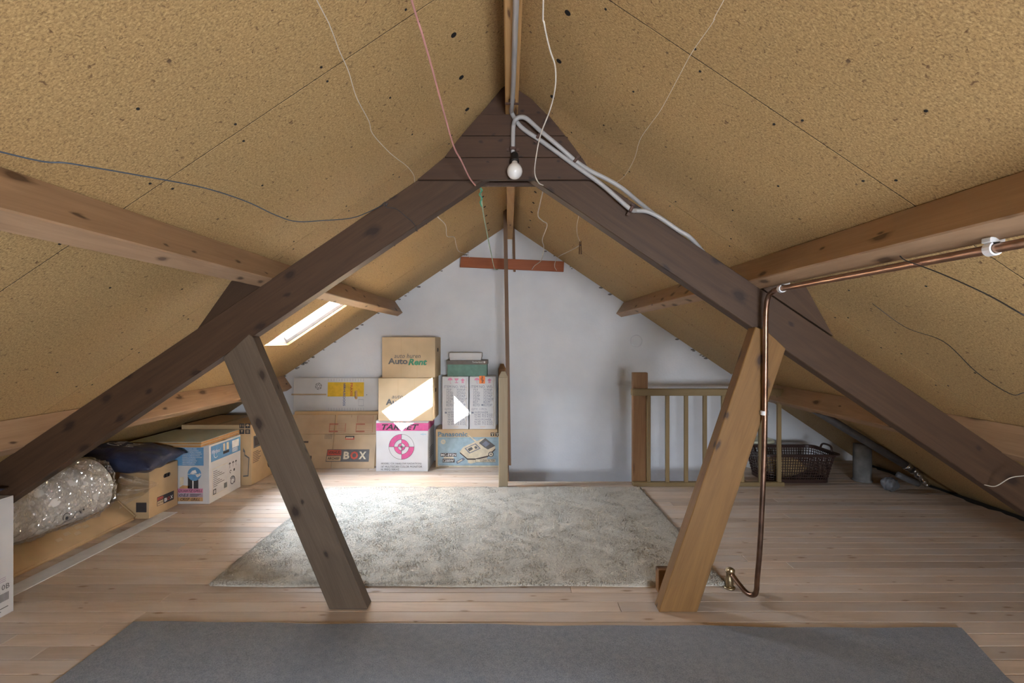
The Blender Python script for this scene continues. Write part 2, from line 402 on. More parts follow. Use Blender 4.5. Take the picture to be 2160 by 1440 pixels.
class Print:
    def __init__(s, O, U, V):
        s.O, s.U, s.V = Vector(O), Vector(U).normalized(), Vector(V).normalized(); s.N = s.U.cross(s.V)
        s.v, s.f, s.m, s.mats = [], [], [], []; s.eye = Vector((0, 0, H))
    def px(s, u, v):
        r = Vector(((u - U0) / F, 1, -(v - V0) / F)); t = (s.O - s.eye).dot(s.N) / r.dot(s.N)
        q = s.eye + r * t - s.O; return (q.dot(s.U), q.dot(s.V))
    def add(s, pts, faces, mat, layer):
        if mat not in s.mats: s.mats.append(mat)
        b = len(s.v); s.v += [s.O + s.U * a + s.V * c + s.N * (.0008 + .0007 * layer) for a, c in pts]
        for f in faces: s.f.append([b + i for i in f]); s.m.append(s.mats.index(mat))
    def poly(s, pts, mat, layer=0): s.add(pts, [list(range(len(pts)))], mat, layer)
    def rect(s, a0, b0, a1, b1, mat, layer=0): s.poly([(a0, b0), (a1, b0), (a1, b1), (a0, b1)], mat, layer)
    def prect(s, u0, v0, u1, v1, mat, layer=0): s.rect(*s.px(u0, v1), *s.px(u1, v0), mat, layer)
    def ppoly(s, pts, mat, layer=0): s.poly([s.px(*p) for p in pts], mat, layer)
    def ring(s, c, r0, r1, mat, layer=0, t0=0, t1=360, n=28):
        k = max(4, int(n * (t1 - t0) / 360)); A = [math.radians(t0 + (t1 - t0) * i / k) for i in range(k + 1)]
        pts = [(c[0] + r1 * math.cos(a), c[1] + r1 * math.sin(a)) for a in A] + [(c[0] + r0 * math.cos(a), c[1] + r0 * math.sin(a)) for a in A]
        s.add(pts, [(i, i + 1, k + 2 + i, k + 1 + i) for i in range(k)], mat, layer)
    def line(s, p, q, w, mat, layer=0):
        p, q = Vector(p), Vector(q); n = Vector((-(q - p).y, (q - p).x)).normalized() * w / 2
        s.poly([tuple(p - n), tuple(q - n), tuple(q + n), tuple(p + n)], mat, layer)
    def text(s, t, a0, b0, a1, b1, mat, layer=1, bold=0.0, shear=0.0, rot=0):
        vs, fs = text_geo(t, bold, shear)
        if rot == -90: vs = [(y, 1 - x) for x, y in vs]        # reads downwards
        if rot == 90: vs = [(1 - y, x) for x, y in vs]         # reads upwards
        if rot == 180: vs = [(1 - x, 1 - y) for x, y in vs]
        s.add([(a0 + x * (a1 - a0), b0 + y * (b1 - b0)) for x, y in vs], fs, mat, layer)
    def ptext(s, t, u0, v0, u1, v1, mat, layer=1, **k): s.text(t, *s.px(u0, v1), *s.px(u1, v0), mat, layer, **k)
    def build(s, name, parent, label=None, stuff=False):
        c = s.O; me = bpy.data.meshes.new(name); me.from_pydata([tuple(p - c) for p in s.v], [], s.f)
        for p, i in zip(me.polygons, s.m): p.material_index = i
        o = link(name, me, s.mats, BODY.get(parent.name, parent), Matrix.Translation(c))
        if label: o['label'] = label
        if stuff: o['kind'] = 'stuff'
        return o
def front_print(d): return Print((0, d, 0), (1, 0, 0), (0, 0, 1))
def side_print(x): return Print((x, 0, 0), (0, 1, 0), (0, 0, 1))

# ================================================================== THE SETTING
# ---- floor: boards run across, one object each
SW = (-.02, 2.02, 4.07)                      # stairwell: x from, x to, y from
fl = slab('floor', [-3.72, SW[0], SW[1], 3.72], [BK, SW[2], G], {(1, 1)}, Vector((0, 0, -.06)), Vector((1, 0, 0)), Vector((0, 1, 0)), Vector((0, 0, 1)), .038, 'subfloor_dark')
tag(fl, 'worn pine board floor of the attic', 'floor', kind='structure')
BW = .0805
def plank_mesh(L_):
    bm = bmesh.new(); bm_box(bm, 0, L_ - .0022, .0014, BW - .0014, 0, .02, .0016)
    bmesh.ops.recalc_face_normals(bm, faces=bm.faces)
    me = bpy.data.meshes.new('floor_board'); bm.to_mesh(me); bm.free(); me.materials.append(MAT['board_wood']); return me
pm = {}
def plank(x0, x1, y):
    L_ = round(x1 - x0, 2)
    if L_ < .05: return
    if L_ not in pm: pm[L_] = plank_mesh(L_)
    o = bpy.data.objects.new('floor_board', pm[L_]); COL.objects.link(o); o.parent = fl
    o.matrix_basis = Matrix.Translation((x0, y, .04)) if False else PW(fl).inverted() @ Matrix.Translation((x0, y, -.02))
y = SW[2] - 30 * BW; rows = []
while y < G - .01: rows.append(y); y += BW
for i, y in enumerate(rows):
    segs = [(-3.46, 3.46)] if y + .01 < SW[2] else [(-3.46, SW[0]), (SW[1], 3.46)]
    for a, b in segs:
        if b - a > 3:
            cut = round(random.choice([-1.9, -1.4, -.35, .5, 1.3, 2.0, -2.1]) + random.uniform(-.2, .2), 1)
            if a + .4 < cut < b - .4: plank(a, cut, y); plank(cut, b, y)
            else: plank(a, b, y)
        else: plank(a, b, y)
box('floor_decking', -3.46, 3.46, BK, rows[0], -.02, 0, 'board_wood', fl)

# ---- roof: outer deck with openings, chipboard panels below it, one object each
SKY = (1.297, 1.771, 3.50, 3.885)            # skylight: distance from ridge (horizontal) from/to, y from/to
REAR = {(-1): [], 1: [(1.30, 2.07, -.80, .2)]}  # skylight added out of view for fill light
roofM = {}
ce = None
for sgn in (-1, 1):
    down = Vector((sgn * CO, 0, -SI)); nrm = Vector((sgn * SI, 0, CO))
    apex = Vector((0, 0, ZR)); S = lambda X: X / CO
    yv = Vector((0, 1, 0))
    holes = ([SKY] if sgn < 0 else []) + REAR[sgn]
    us = sorted({0.0, S(3.85)} | {S(h[0]) for h in holes} | {S(h[1]) for h in holes})
    vs = sorted({BK, G + .25} | {h[2] for h in holes} | {h[3] for h in holes})
    cut = {(us.index(S(h[0])), vs.index(h[2])) for h in holes}
    if len(holes) and holes[0] is SKY: cut = set()
    for h in holes:
        for i in range(len(us) - 1):
            for j in range(len(vs) - 1):
                if us[i] >= S(h[0]) - 1e-6 and us[i + 1] <= S(h[1]) + 1e-6 and vs[j] >= h[2] - 1e-6 and vs[j + 1] <= h[3] + 1e-6: cut.add((i, j))
    deck = slab('ceiling' if sgn < 0 else 'roof_deck', us, vs, cut, apex + nrm * .021, down, yv, nrm, .05, 'roof_outside', ce)
    if ce is None: ce = tag(deck, 'chipboard-lined pitched roof of the attic', 'ceiling', kind='structure')
    off = 0 if sgn < 0 else -.06
    seams = [BK] + [s_ + off for s_ in (-1.245, -.355, .535, 1.425, 2.315, 3.205, 4.095)] + [G]
    for a, b in zip(seams, seams[1:]):
        pu, pv, pc = [0.0, S(3.50)], [a + .0022, b - .0022], set()
        for h in holes:
            lo, hi = max(h[2], a), min(h[3], b)
            if lo < hi - .01:
                pu = sorted(set(pu) | {S(h[0]), S(h[1])}); pv = sorted(set(pv) | {x for x in (h[2], h[3]) if a + .01 < x < b - .01})
                for i in range(len(pu) - 1):
                    for j in range(len(pv) - 1):
                        if pu[i] >= S(h[0]) - 1e-6 and pu[i + 1] <= S(h[1]) + 1e-6 and pv[j] >= h[2] - .01 and pv[j + 1] <= h[3] + .01: pc.add((i, j))
        pan = slab('roof_panel', pu, pv, pc, apex, down, yv, nrm, .018, 'chipboard', ce)
        if b < G - .1:
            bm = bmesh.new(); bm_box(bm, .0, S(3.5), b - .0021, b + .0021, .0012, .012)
            M = Matrix((down, yv, nrm)).transposed().to_4x4(); M.translation = apex; from_bm(bm, 'shade_dust_strip', 'hole_black', ce, M)  # black strip darkens each seam, standing for its shade and dust
    # round holes near the ridge, nail heads along the seams
    bm = bmesh.new()
    for k in range(14):
        yy = (1.10 if sgn < 0 else .99) + .262 * k
        if yy > G - .1: break
        hb = bmesh.new(); bmesh.ops.create_cone(hb, cap_ends=True, segments=14, radius1=.0105, radius2=.0105, depth=.004)
        M = Matrix((down, yv, nrm)).transposed().to_4x4(); M.translation = apex + down * S(.185) + yv * yy
        from_bm(hb, 'fixing_hole', 'hole_black', ce, M)
    for s_ in seams[1:-1]:
        for dy in (-.035, .04):
            q = .35
            while q < 3.9:
                p = apex + down * (q + random.uniform(-.03, .03)) + yv * (s_ + dy + random.uniform(-.008, .008)) - nrm * .0005
                M = Matrix((down, yv, nrm)).transposed().to_4x4(); M.translation = p
                bmesh.ops.create_cone(bm, cap_ends=True, segments=6, radius1=.0042, radius2=.0042, depth=.002, matrix=M); q += .3
        for mid in (.3, .62):
            q = .5
            while q < 3.9:
                p = apex + down * (q + random.uniform(-.04, .04)) + yv * (s_ + mid + random.uniform(-.01, .01)) - nrm * .0005
                M = Matrix((down, yv, nrm)).transposed().to_4x4(); M.translation = p
                bmesh.ops.create_cone(bm, cap_ends=True, segments=6, radius1=.0042, radius2=.0042, depth=.002, matrix=M); q += .6
    tag(from_bm(bm, 'nail_heads', 'nail_black', ce), kind='stuff')

# ---- skylights (frame, glazing bar, pane)
def skylight(name, sgn, h, label, bar=True, curb=.06):
    down = Vector((sgn * CO, 0, -SI)); nrm = Vector((sgn * SI, 0, CO)); S = lambda X: X / CO
    M = Matrix((down, Vector((0, 1, 0)), nrm)).transposed().to_4x4(); M.translation = Vector((0, 0, ZR))
    a0, a1, b0, b1 = S(h[0]), S(h[1]), h[2], h[3]; t = .02; top = .0715 + curb
    fr = slab(name, [a0 - t, a0, a1, a1 + t], [b0 - t, b0, b1, b1 + t], {(1, 1)}, Vector((0, 0, ZR)) + nrm * .0715, down, Vector((0, 1, 0)), nrm, curb, 'white_paint')
    tag(fr, label, 'skylight', kind='structure')
    bm = bmesh.new(); bm_box(bm, a0 - t, a1 + t, b0 - t, b1 + t, top + .001, top + .005); from_bm(bm, 'pane', 'window_glass', fr, M)
    if bar:
        bm = bmesh.new(); bm_box(bm, a0 - .05, a1 + .28, b0 - t - .02, b0 - t - .002, .0725, .465); from_bm(bm, 'sun_blocker', 'zinc', fr, M)  # plate added out of view to trim the sun patch
        bm = bmesh.new(); bm_box(bm, a0, a1, b1 - .072, b1 - .050, top - .02, top - .005); from_bm(bm, 'glazing_bar', 'zinc', fr, M)
    ld = bpy.data.lights.new('sky_portal', 'AREA'); ld.shape = 'RECTANGLE'; ld.size = a1 - a0; ld.size_y = b1 - b0; ld.cycles.is_portal = True
    lo = bpy.data.objects.new('sky_portal', ld); COL.objects.link(lo)
    Ml = M.copy(); Ml.translation = Vector((0, 0, ZR)) + down * (a0 + a1) / 2 + Vector((0, (b0 + b1) / 2, 0)) + nrm * (top + .012)
    lo.matrix_basis = Ml
skylight('window_1', -1, SKY, 'small bright skylight in the left roof slope')
for s_ in (-1, 1):
    for h in REAR[s_]: skylight('fill_skylight', s_, h, 'added fill-light skylight in the right slope beside the viewer', False, .22)

# ---- gables
def gable(name, y, t, label, below, win=None):
    zb = -2.5 if below else -.06
    outline = [(-3.52, roof_z(3.52) - .03), (0, ZR + .02), (3.52, roof_z(3.52) - .03)]
    bm = bmesh.new()
    xs = sorted({-3.5, SW[0] - .1, SW[1] + .1, 3.5, 0.0} | ({win[0], win[1]} if win else set()))
    for a, b in zip(xs, xs[1:]):
        lo = zb if (below and a >= SW[0] - .11 and b <= SW[1] + .11) else -.06
        bands = [(lo, lo, roof_z(a) + .02, roof_z(b) + .02)]
        if win and a >= win[0] - 1e-6 and b <= win[1] + 1e-6:
            bands = [(lo, lo, win[2], win[2]), (win[3], win[3], roof_z(a) + .02, roof_z(b) + .02)]
        for l0, l1, h0, h1 in bands:
            p = [bm.verts.new(q) for q in ((a, 0, l0), (b, 0, l1), (b, 0, h1), (a, 0, h0), (a, t, l0), (b, t, l1), (b, t, h1), (a, t, h0))]
            for f in ((0, 1, 2, 3), (7, 6, 5, 4), (0, 4, 5, 1), (3, 2, 6, 7), (0, 3, 7, 4), (1, 5, 6, 2)): bm.faces.new([p[i] for i in f])
    return tag(from_bm(bm, name, 'plaster', None, Matrix.Translation((0, y, 0))), label, 'wall', kind='structure')
wf = gable('wall_far', G, .2, 'white plastered gable wall at the far end', True)
WIN = (.20, 1.30, .60, 1.20)  # window added behind the viewer to let in fill light
wn_ = gable('wall_near', BK - .2, .2, 'plastered gable wall behind the viewer', False, WIN)
w3 = thing('fill_window', 'added fill-light window in the gable behind the viewer', 'window', ((WIN[0] + WIN[1]) / 2, BK - .1, WIN[2])); w3['kind'] = 'structure'
for (a, b, c, d) in ((WIN[0], WIN[1], WIN[2], WIN[2] + .05), (WIN[0], WIN[1], WIN[3] - .05, WIN[3]), (WIN[0], WIN[0] + .05, WIN[2] + .05, WIN[3] - .05), (WIN[1] - .05, WIN[1], WIN[2] + .05, WIN[3] - .05)):
    box('fill_window_frame', a, b, BK - .14, BK - .08, c, d, 'rail_wood', w3)
box('pane', WIN[0] + .05, WIN[1] - .05, BK - .115, BK - .11, WIN[2] + .05, WIN[3] - .05, 'window_glass', w3)
ld = bpy.data.lights.new('fill_window_portal', 'AREA'); ld.shape = 'RECTANGLE'; ld.size = WIN[1] - WIN[0]; ld.size_y = WIN[3] - WIN[2]; ld.cycles.is_portal = True
lo = bpy.data.objects.new('fill_window_portal', ld); COL.objects.link(lo); lo.location = ((WIN[0] + WIN[1]) / 2, BK - .205, (WIN[2] + WIN[3]) / 2); lo.rotation_euler = (math.pi / 2, 0, 0)

# mortar crumbs where panels meet the gable
bm = bmesh.new()
for i in range(46):
    X = random.uniform(-2.6, -.15) if i < 30 else random.uniform(.1, 2.6); z = roof_z(X) - random.uniform(.004, .02)
    r = random.uniform(.006, .016)
    bmesh.ops.create_icosphere(bm, subdivisions=1, radius=r, matrix=Matrix.Translation((X, G - .004, z)) @ Matrix.Diagonal((1.8, .5, .7, 1)))
tag(from_bm(bm, 'mortar_crumbs', 'mortar', wf), kind='stuff')
# round plaster patch
lathe('plaster_patch', [(.0, 0), (.055, 0), (.06, -.003), (.057, -.007), (.045, -.008), (.0, -.007)], 'plaster', wf, Matrix.Translation(at(1342, 719, G)) @ Matrix.Rotation(-math.pi / 2, 4, 'X') @ Matrix.Diagonal((1, 1, 1, 1)))

# ---- stairwell shaft
for nm, a in (('wall_stairwell_left', (SW[0] - .1, SW[0] - .002, SW[2], G, -2.5, -.062)), ('wall_stairwell_right', (SW[1] + .002, SW[1] + .1, SW[2], G, -2.5, -.062)),
              ('wall_stairwell_near', (SW[0] - .1, SW[1] + .1, SW[2] - .12, SW[2] - .02, -2.5, -.062))):
    tag(box(nm, *a, 'plaster'), 'white wall of the stairwell below the floor', 'wall', kind='structure')
tag(box('floor_stairwell', SW[0] - .1, SW[1] + .1, SW[2] - .1, G, -2.56, -2.502, 'board_wood'), 'floor at the foot of the stairwell', 'floor', kind='structure')
tr = tag(box('trim_1', SW[0], SW[1], SW[2] + .001, SW[2] + .022, -.2, .004, 'board_wood'), 'board lining the near edge of the stairwell', 'trim', kind='structure')
tag(box('trim_2', SW[1] - .022, SW[1] - .001, SW[2] + .023, G - .002, -.2, .004, 'rail_wood'), 'board lining the right edge of the stairwell', 'trim', kind='structure')
tag(box('trim_3', SW[0] + .001, SW[0] + .022, SW[2] + .023, G - .002, -.2, .004, 'lath_wood'), 'board lining the left edge of the stairwell', 'trim', kind='structure')

# ================================================================== ROOF TIMBERS
ridge = beam('ridge_beam', (.013, BK, ZR - .075), (.013, G, ZR - .075), (1, 0, 0), .056, .14, 'ridge_wood')
tag(ridge, 'narrow pine ridge beam running along the top of the roof', 'beam')
def purlin(sgn, Xc, h, label, w=.066):
    # Xc: where the inner side face meets the roof
    down = Vector((sgn * CO, 0, -SI)); nrm = Vector((sgn * SI, 0, CO))
    c = Vector((sgn * Xc, 0, roof_z(Xc))) + down * (w / 2) - nrm * (h / 2)
    o = beam('purlin', c + Vector((0, BK, 0)), c + Vector((0, G - .005, 0)), tuple(nrm), h - .001, w, 'purlin_wood')
    return tag(o, label, 'beam', 'purlins under the roof')
purlin(-1, 1.132, .14, 'upper pine purlin on the left roof slope, above the skylight')
purlin(1, 1.146, .14, 'upper pine purlin on the right slope, beside the copper pipe')
purlin(-1, 2.235, .143, 'low pine purlin on the left slope, above the stored cartons')
purlin(1, 2.275, .145, 'low pine purlin on the right slope, above the laundry basket')

tt = .07
truss = thing('roof_truss', 'dark timber roof truss with two leaning struts and plank gusset', 'truss', (0, TF, 0))
for s in (-1, 1):
    prism('rafter', [(0, TF, .788 + H), (0, TF, .988 + H), (s * 3.237, TF, 0.001), (s * 2.94, TF, 0.001)], tt, (s * CO, 0, -SI), 'rafter_wood', truss)
PT = lambda u, v, d=TF: tuple(at(u, v, d))
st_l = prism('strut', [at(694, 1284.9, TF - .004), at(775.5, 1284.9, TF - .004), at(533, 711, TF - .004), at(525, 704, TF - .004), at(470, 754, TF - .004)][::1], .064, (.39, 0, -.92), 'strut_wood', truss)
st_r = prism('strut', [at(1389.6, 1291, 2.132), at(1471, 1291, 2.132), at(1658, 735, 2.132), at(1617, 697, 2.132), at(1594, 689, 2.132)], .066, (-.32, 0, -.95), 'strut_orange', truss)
st_r['label'] = 'orange-brown right strut'
gb = [[(1011, 241), (1156, 241), (1192.5, 285.6), (972.5, 285.6)], [(971.5, 286.6), (1193.5, 286.6), (1227, 331.3), (937, 331.3)], [(936, 332.3), (1228, 332.3), (1256, 378.5), (880, 378.5)]]
for g in gb: prism('gusset_board', [at(u, v, TF - .022) for u, v in g], .021, (1, 0, 0), 'gusset_wood', truss, .0015)
prism('gusset_board', [at(u, v, TF + .012) for u, v in ((1064, 179), (1092, 179), (1158, 246), (1008, 246))], .02, (1, 0, 0), 'gusset_wood', truss, .001)
prism('rear_gusset_board', [at(u, v, TF + .072) for u, v in ((960, 330), (1200, 330), (1226, 391), (935, 391))], .02, (1, 0, 0), 'gusset_wood', truss, .001)
prism('purlin_cleat', [at(u, v, TF + .012) for u, v in ((488, 592), (411, 701), (560, 601), (560, 590))], .05, (-.7, 0, -.7), 'rafter_wood', truss, .001)
prism('purlin_cleat', [at(u, v, TF + .012) for u, v in ((1698, 600), (1758, 709), (1610, 609), (1622, 598))], .05, (.7, 0, -.7), 'rafter_wood', truss, .001)
b = box('wooden_offcut', .708, .82, 2.285, 2.333, 0, .112, 'brown_post', bev=.003)
tag(b, 'short wooden offcut standing against the foot of the orange strut', 'wood block')

# ================================================================== PIPES, CONDUITS, LAMP
cp = thing('copper_pipe', 'copper heating pipe bending down from the purlin along the orange strut', 'pipe', (1.1, 2.2, 0))
run = [(1.115, y, .21 + H) for y in (BK + .02, -1, 0, .8, 1.5, 1.95)]
pts = run + [(1.116, 2.03, .208 + H), (1.116, 2.075, .190 + H), (1.116, 2.094, .145 + H), (1.116, 2.10, .08 + H), (1.118, 2.106, -.1 + H), (1.118, 2.117, -.5 + H), (1.118, 2.15, -.9 + H),
             (1.118, 2.176, -1.08 + H), (1.119, 2.183, .075), (1.115, 2.195, .045), (1.10, 2.225, .034), (1.085, 2.27, .05), (1.072, 2.325, .075)]
tube('pipe_run', pts[:7], .0112, 'copper', cp, 6, 12); tube('pipe_riser', pts[6:], .0112, 'copper_old', cp, 6, 12)
tube('valve', [(1.072, 2.322, .078), (1.070, 2.338, .09), (1.069, 2.342, .07), (1.069, 2.342, .001)], lambda t: .014 + .006 * math.sin(t * 9) ** 2, 'brass_old', cp, 5, 12)
lathe('floor_flange', [(.0, 0), (.026, 0), (.028, .006), (.02, .010), (.0, .011)], 'brass_old', cp, Matrix.Translation((1.069, 2.342, .0)))
def pipe_clip(p, axis, label):
    t = thing('pipe_clip', label, 'pipe clip', p, 'clips holding the copper pipe')
    M = frame_matrix(Vector(p), Vector(axis), Vector((1, .2, 0)))
    bm = bmesh.new(); A = [math.radians(q) for q in range(-60, 241, 25)]
    rows_ = [[(x, r * math.cos(a), r * math.sin(a)) for a in A] for x in (-.009, .009) for r in (.0122, .0165)]
    V_ = [[bm.verts.new(p_) for p_ in r] for r in rows_]
    for a, b in ((0, 1), (2, 3), (0, 2), (1, 3)):
        for k in range(len(A) - 1): bm.faces.new((V_[a][k], V_[a][k + 1], V_[b][k + 1], V_[b][k]))
    from_bm(bm, 'clip_ring', 'clip_white', t, M)
    return t, M
t, M = pipe_clip((1.115, 1.975, .21 + H), (0, 1, 0), 'white plastic clip on the copper pipe at the truss')
box('clip_foot', 1.118, 1.145, 1.966, 1.984, .224 + H, .242 + H, 'clip_white', t, .002)
t, M = pipe_clip((1.115, 1.115, .21 + H), (0, 1, 0), 'white plastic clip on the copper pipe near the right edge')
box('clip_foot', 1.100, 1.135, 1.103, 1.127, .224 + H, .236 + H, 'clip_white', t, .002)
t, M = pipe_clip((1.118, 2.112, -.318 + H), (0, 0, 1), 'white plastic clip holding the upright copper pipe to the strut')
box('clip_foot', 1.106, 1.130, 2.122, 2.134, -.327 + H, -.309 + H, 'clip_white', t, .002)

def conduit(name, pts, label, saddles):
    t = thing(name, label, 'conduit', pts[-1])
    tube('conduit_tube', pts, .0098, 'pvc_grey', t, 7, 10)
    for p, n in saddles:
        p = Vector(p); M = frame_matrix(p, Vector(n), Vector((0, 1, 0)))
        bm = bmesh.new(); bm_box(bm, -.007, .007, -.013, .009, -.014, .014, .003); bm_box(bm, -.006, .006, .006, .010, -.028, .028)
        from_bm(bm, 'saddle', 'saddle_brown', t, M)
    return t
zc = ZR - .145 - .0102; DG = TF - .035
c1 = [(.02, BK + .02, zc), (.02, 0, zc), (.022, 1.2, zc), (.018, 1.85, zc), (.014, 2.04, zc - .003)] + [tuple(at(u, v, DG)) for u, v in ((1079, 236), (1090, 257), (1108, 275), (1150, 303), (1210, 347), (1270, 390), (1327, 439))] + [tuple(at(u, v, TF - .014)) for u, v in ((1342, 444), (1365, 446), (1392, 459), (1430, 485), (1452, 498))] + [tuple(at(1470, 516, TF + .03)), tuple(at(1490, 540, TF + .1))]
conduit('conduit', c1, 'grey conduit from the ridge beam crossing down the right rafter', [((.02, 1.36, zc + .001), (0, 1, .001)), ((.014, 2.02, zc + .001), (0, 1, .001)), (at(1331, 441, DG), (.9, 0, -.45))])
c2 = [tuple(at(u, v, DG)) for u, v in ((1082, 322), (1082, 290), (1083, 266))] + [tuple(at(u, v, DG - .024)) for u, v in ((1087, 253), (1098, 247), (1112, 251), (1140, 276), (1178, 308))] + [tuple(at(u, v, TF - .033)) for u, v in ((1215, 340), (1245, 360), (1275, 375), (1297, 387))] + [tuple(at(1320, 403, TF - .01)), tuple(at(1345, 424, TF + .05)), tuple(at(1380, 452, TF + .10))]
conduit('conduit', c2, 'grey conduit looping from the bulb holder over to the right rafter', [(at(1082, 314, DG), (0, 0, 1)), (at(1214, 338, TF - .033), (.8, 0, -.6)), (at(1136, 288, DG), (.8, 0, -.6))])
lp = thing('bare_bulb', 'frosted bare light bulb hanging in a black holder from the gusset', 'light bulb', at(1086, 366, DG - .03))
ax = Matrix.Translation(at(1085.5, 323, DG - .006)) @ Matrix.Rotation(math.radians(-16), 4, 'X') @ Matrix.Rotation(math.pi, 4, 'X')
lathe('bulb_holder', [(.0, 0), (.012, 0), (.015, .004), (.0175, .012), (.0175, .034), (.0195, .036), (.0195, .044), (.016, .046), (.0, .046)], 'bakelite', lp, ax)
lathe('bulb', [(.0, .040), (.0125, .041), (.0135, .052), (.019, .060), (.0275, .070), (.0325, .083), (.0335, .094), (.0305, .106), (.023, .117), (.011, .124), (.0, .126)], 'bulb_glass', lp, ax, 28)

# ================================================================== WIRES AND STRINGS
def wire(name, px, d0, d1, r, mat, label, cat='wire', lead=True, seg=6):
    n = len(px) - 1; pts = []
    L_ = [0.0]
    for a, b in zip(px, px[1:]): L_.append(L_[-1] + math.dist(a, b))
    for (u, v), l in zip(px, L_):
        d = 1 / ((1 - l / L_[-1]) / d0 + (l / L_[-1]) / d1)
        pts.append(at(u, v, min(d, roof_limit(u, v) * .985)))
    if lead: pts.insert(0, pts[0] + (pts[0] - pts[1]).normalized() * .25 + Vector((0, -.35, 0)))
    return tag(tube(name, pts, r, mat, None, 6, seg), label, cat)
TW = TF - .03
wire('clothesline', [(868, 0), (890, 70), (913, 150), (935, 232), (957, 308), (972, 337), (990, 374), (1003, 391)], 1.25, TW, .0034, 'wire_pink', 'pink plastic clothesline running overhead to the left of the bulb', 'clothesline')
wire('white_cable', [(1146, 0), (1148, 50), (1160, 105), (1171, 140), (1171, 185), (1160, 232), (1140, 285), (1131, 330), (1128, 365), (1136, 385), (1146, 391)], 1.3, TW, .0026, 'wire_white', 'white cable hanging overhead just right of the bulb', 'cable')
wire('grey_wire', [(668, 0), (698, 60), (715, 105), (735, 150), (752, 205), (778, 255), (786, 282), (818, 318), (838, 335), (858, 350), (872, 368), (875, 384)], 1.1, TF - .004, .0013, 'wire_white', 'thin grey wire running overhead across the left roof panels')
wire('blue_wire', [(0, 320), (150, 345), (300, 371), (430, 396), (520, 425), (580, 453), (625, 467), (680, 465), (740, 460), (775, 448), (808, 432)], .95, TF - .004, .0019, 'wire_blue', 'dark blue wire sagging across the left roof to the rafter')
wire('tied_wire_end', [(806, 431), (813, 426), (811, 434), (818, 428), (815, 437), (835, 440), (858, 458), (872, 470), (880, 487), (876, 484)], TF - .004, TF - .004, .0019, 'wire_dark', 'knotted end of dark wire on the left rafter', lead=False)
wire('thin_wire', [(1527, 0), (1505, 45), (1460, 110), (1430, 165), (1395, 230), (1372, 262), (1350, 295), (1338, 335), (1318, 370), (1300, 385)], 1.1, TF - .03, .0008, 'wire_white', 'thin wire hanging overhead across the right roof panels')
wire('slack_wire', [(2160, 665), (2080, 620), (1980, 575), (1910, 549), (1892, 536), (1860, 545), (1800, 560), (1742, 571), (1750, 578)], 1.0, 1.75, .0016, 'wire_dark', 'dark wire hooked under the right purlin', lead=False)
wire('roof_wire', [(1840, 640), (1910, 690), (1990, 720), (2060, 785), (2130, 830), (2160, 828)], 2.1, 1.4, .0012, 'wire_dark', 'thin dark wire lying along the right roof panels below the pipe', lead=False)
wire('rafter_wire', [(2076, 1022), (2100, 1025), (2130, 1008), (2160, 1003), (2200, 1000)], TF - .003, 1.95, .002, 'wire_white', 'short pale wire on the lower end of the right rafter', lead=False)
wire('green_string', [(1013, 393), (1018, 440), (1027, 490), (1035, 530), (1043, 566), (1050, 568)], TF + .1, 4.71, .0042, 'string_green', 'pale green string from the truss down to the red plank', 'string', lead=False)
wire('green_string_knot', [(1012, 395), (1017, 402), (1011, 410), (1017, 418), (1013, 426), (1016, 436)], TF + .09, TF + .13, .003, 'ink_green', 'dark green knot of string under the truss', 'string', lead=False)
wire('grey_string', [(1148, 392), (1139, 430), (1135, 455), (1145, 466), (1154, 475), (1144, 505), (1147, 522), (1142, 548), (1128, 560), (1122, 568)], TF + .1, 4.71, .003, 'wire_white', 'grey string from the truss down to the right of the red plank', 'string', lead=False)
wire('thin_string', [(923, 457), (940, 475), (943, 498), (958, 500), (962, 515), (968, 530), (985, 536), (990, 543)], TF + .2, 4.71, .0022, 'wire_white', 'thin string from the left rafter to the left end of the red plank', 'string', lead=False)
wire('peg_string', [(1222, 450), (1217, 475), (1218, 495), (1224, 510)], 3.2, 3.5, .002, 'wire_white', 'string holding the hanging clothes peg', 'string', lead=False)
wire('trailing_string', [(1222, 518), (1200, 530), (1180, 540), (1172, 550), (1170, 562), (1174, 570)], 3.5, 4.71, .0028, 'wire_white', 'string trailing from the clothes peg to the red plank', 'string', lead=False)
pg = thing('clothes_peg', 'wooden clothes peg hanging on a string below the right slope', 'clothes peg', at(1224, 536, 3.5))
for s in (-1, 1):
    beam('peg_leg', at(1224 + s * 1.2, 508, 3.5), at(1224 + s * 2.4, 536, 3.5), (0, 1, 0), .010, .0062, 'lath_wood', pg, .001)
beam('peg_spring', at(1222, 517, 3.5), at(1226, 517, 3.5), (0, 1, 0), .013, .006, 'wire_dark', pg, .001)

# ---- plank and laths on the far gable
rp = prism('red_plank', [at(972, 541, 4.72), at(1190, 551, 4.72), at(1189, 573, 4.72), at(970, 563, 4.72)], .022, (1, 0, -.05), 'red_plank')
tag(rp, 'red-brown plank hanging across the top of the far gable wall', 'plank')
tag(beam('lath', at(1065, 416, 4.2), at(1074, 981, 4.28), (0, 1, 0), .014, .034, 'lath_wood', None, .002), 'long thin wooden lath leaning from the ridge down beside the newel post', 'lath')
tag(beam('short_lath', at(1083, 470, 4.765), at(1085.5, 573, 4.765), (0, 1, 0), .02, .022, 'lath_wood', None, .002), 'short brown lath behind the red plank', 'lath')
tag(tube('white_hook', [at(1552, 797, G - .02), at(1546, 785, G - .05), at(1551, 768, G - .05), at(1558, 757, G - .02)], .014, 'clip_white'), 'white rounded handle on the far wall behind the strut', 'handle')

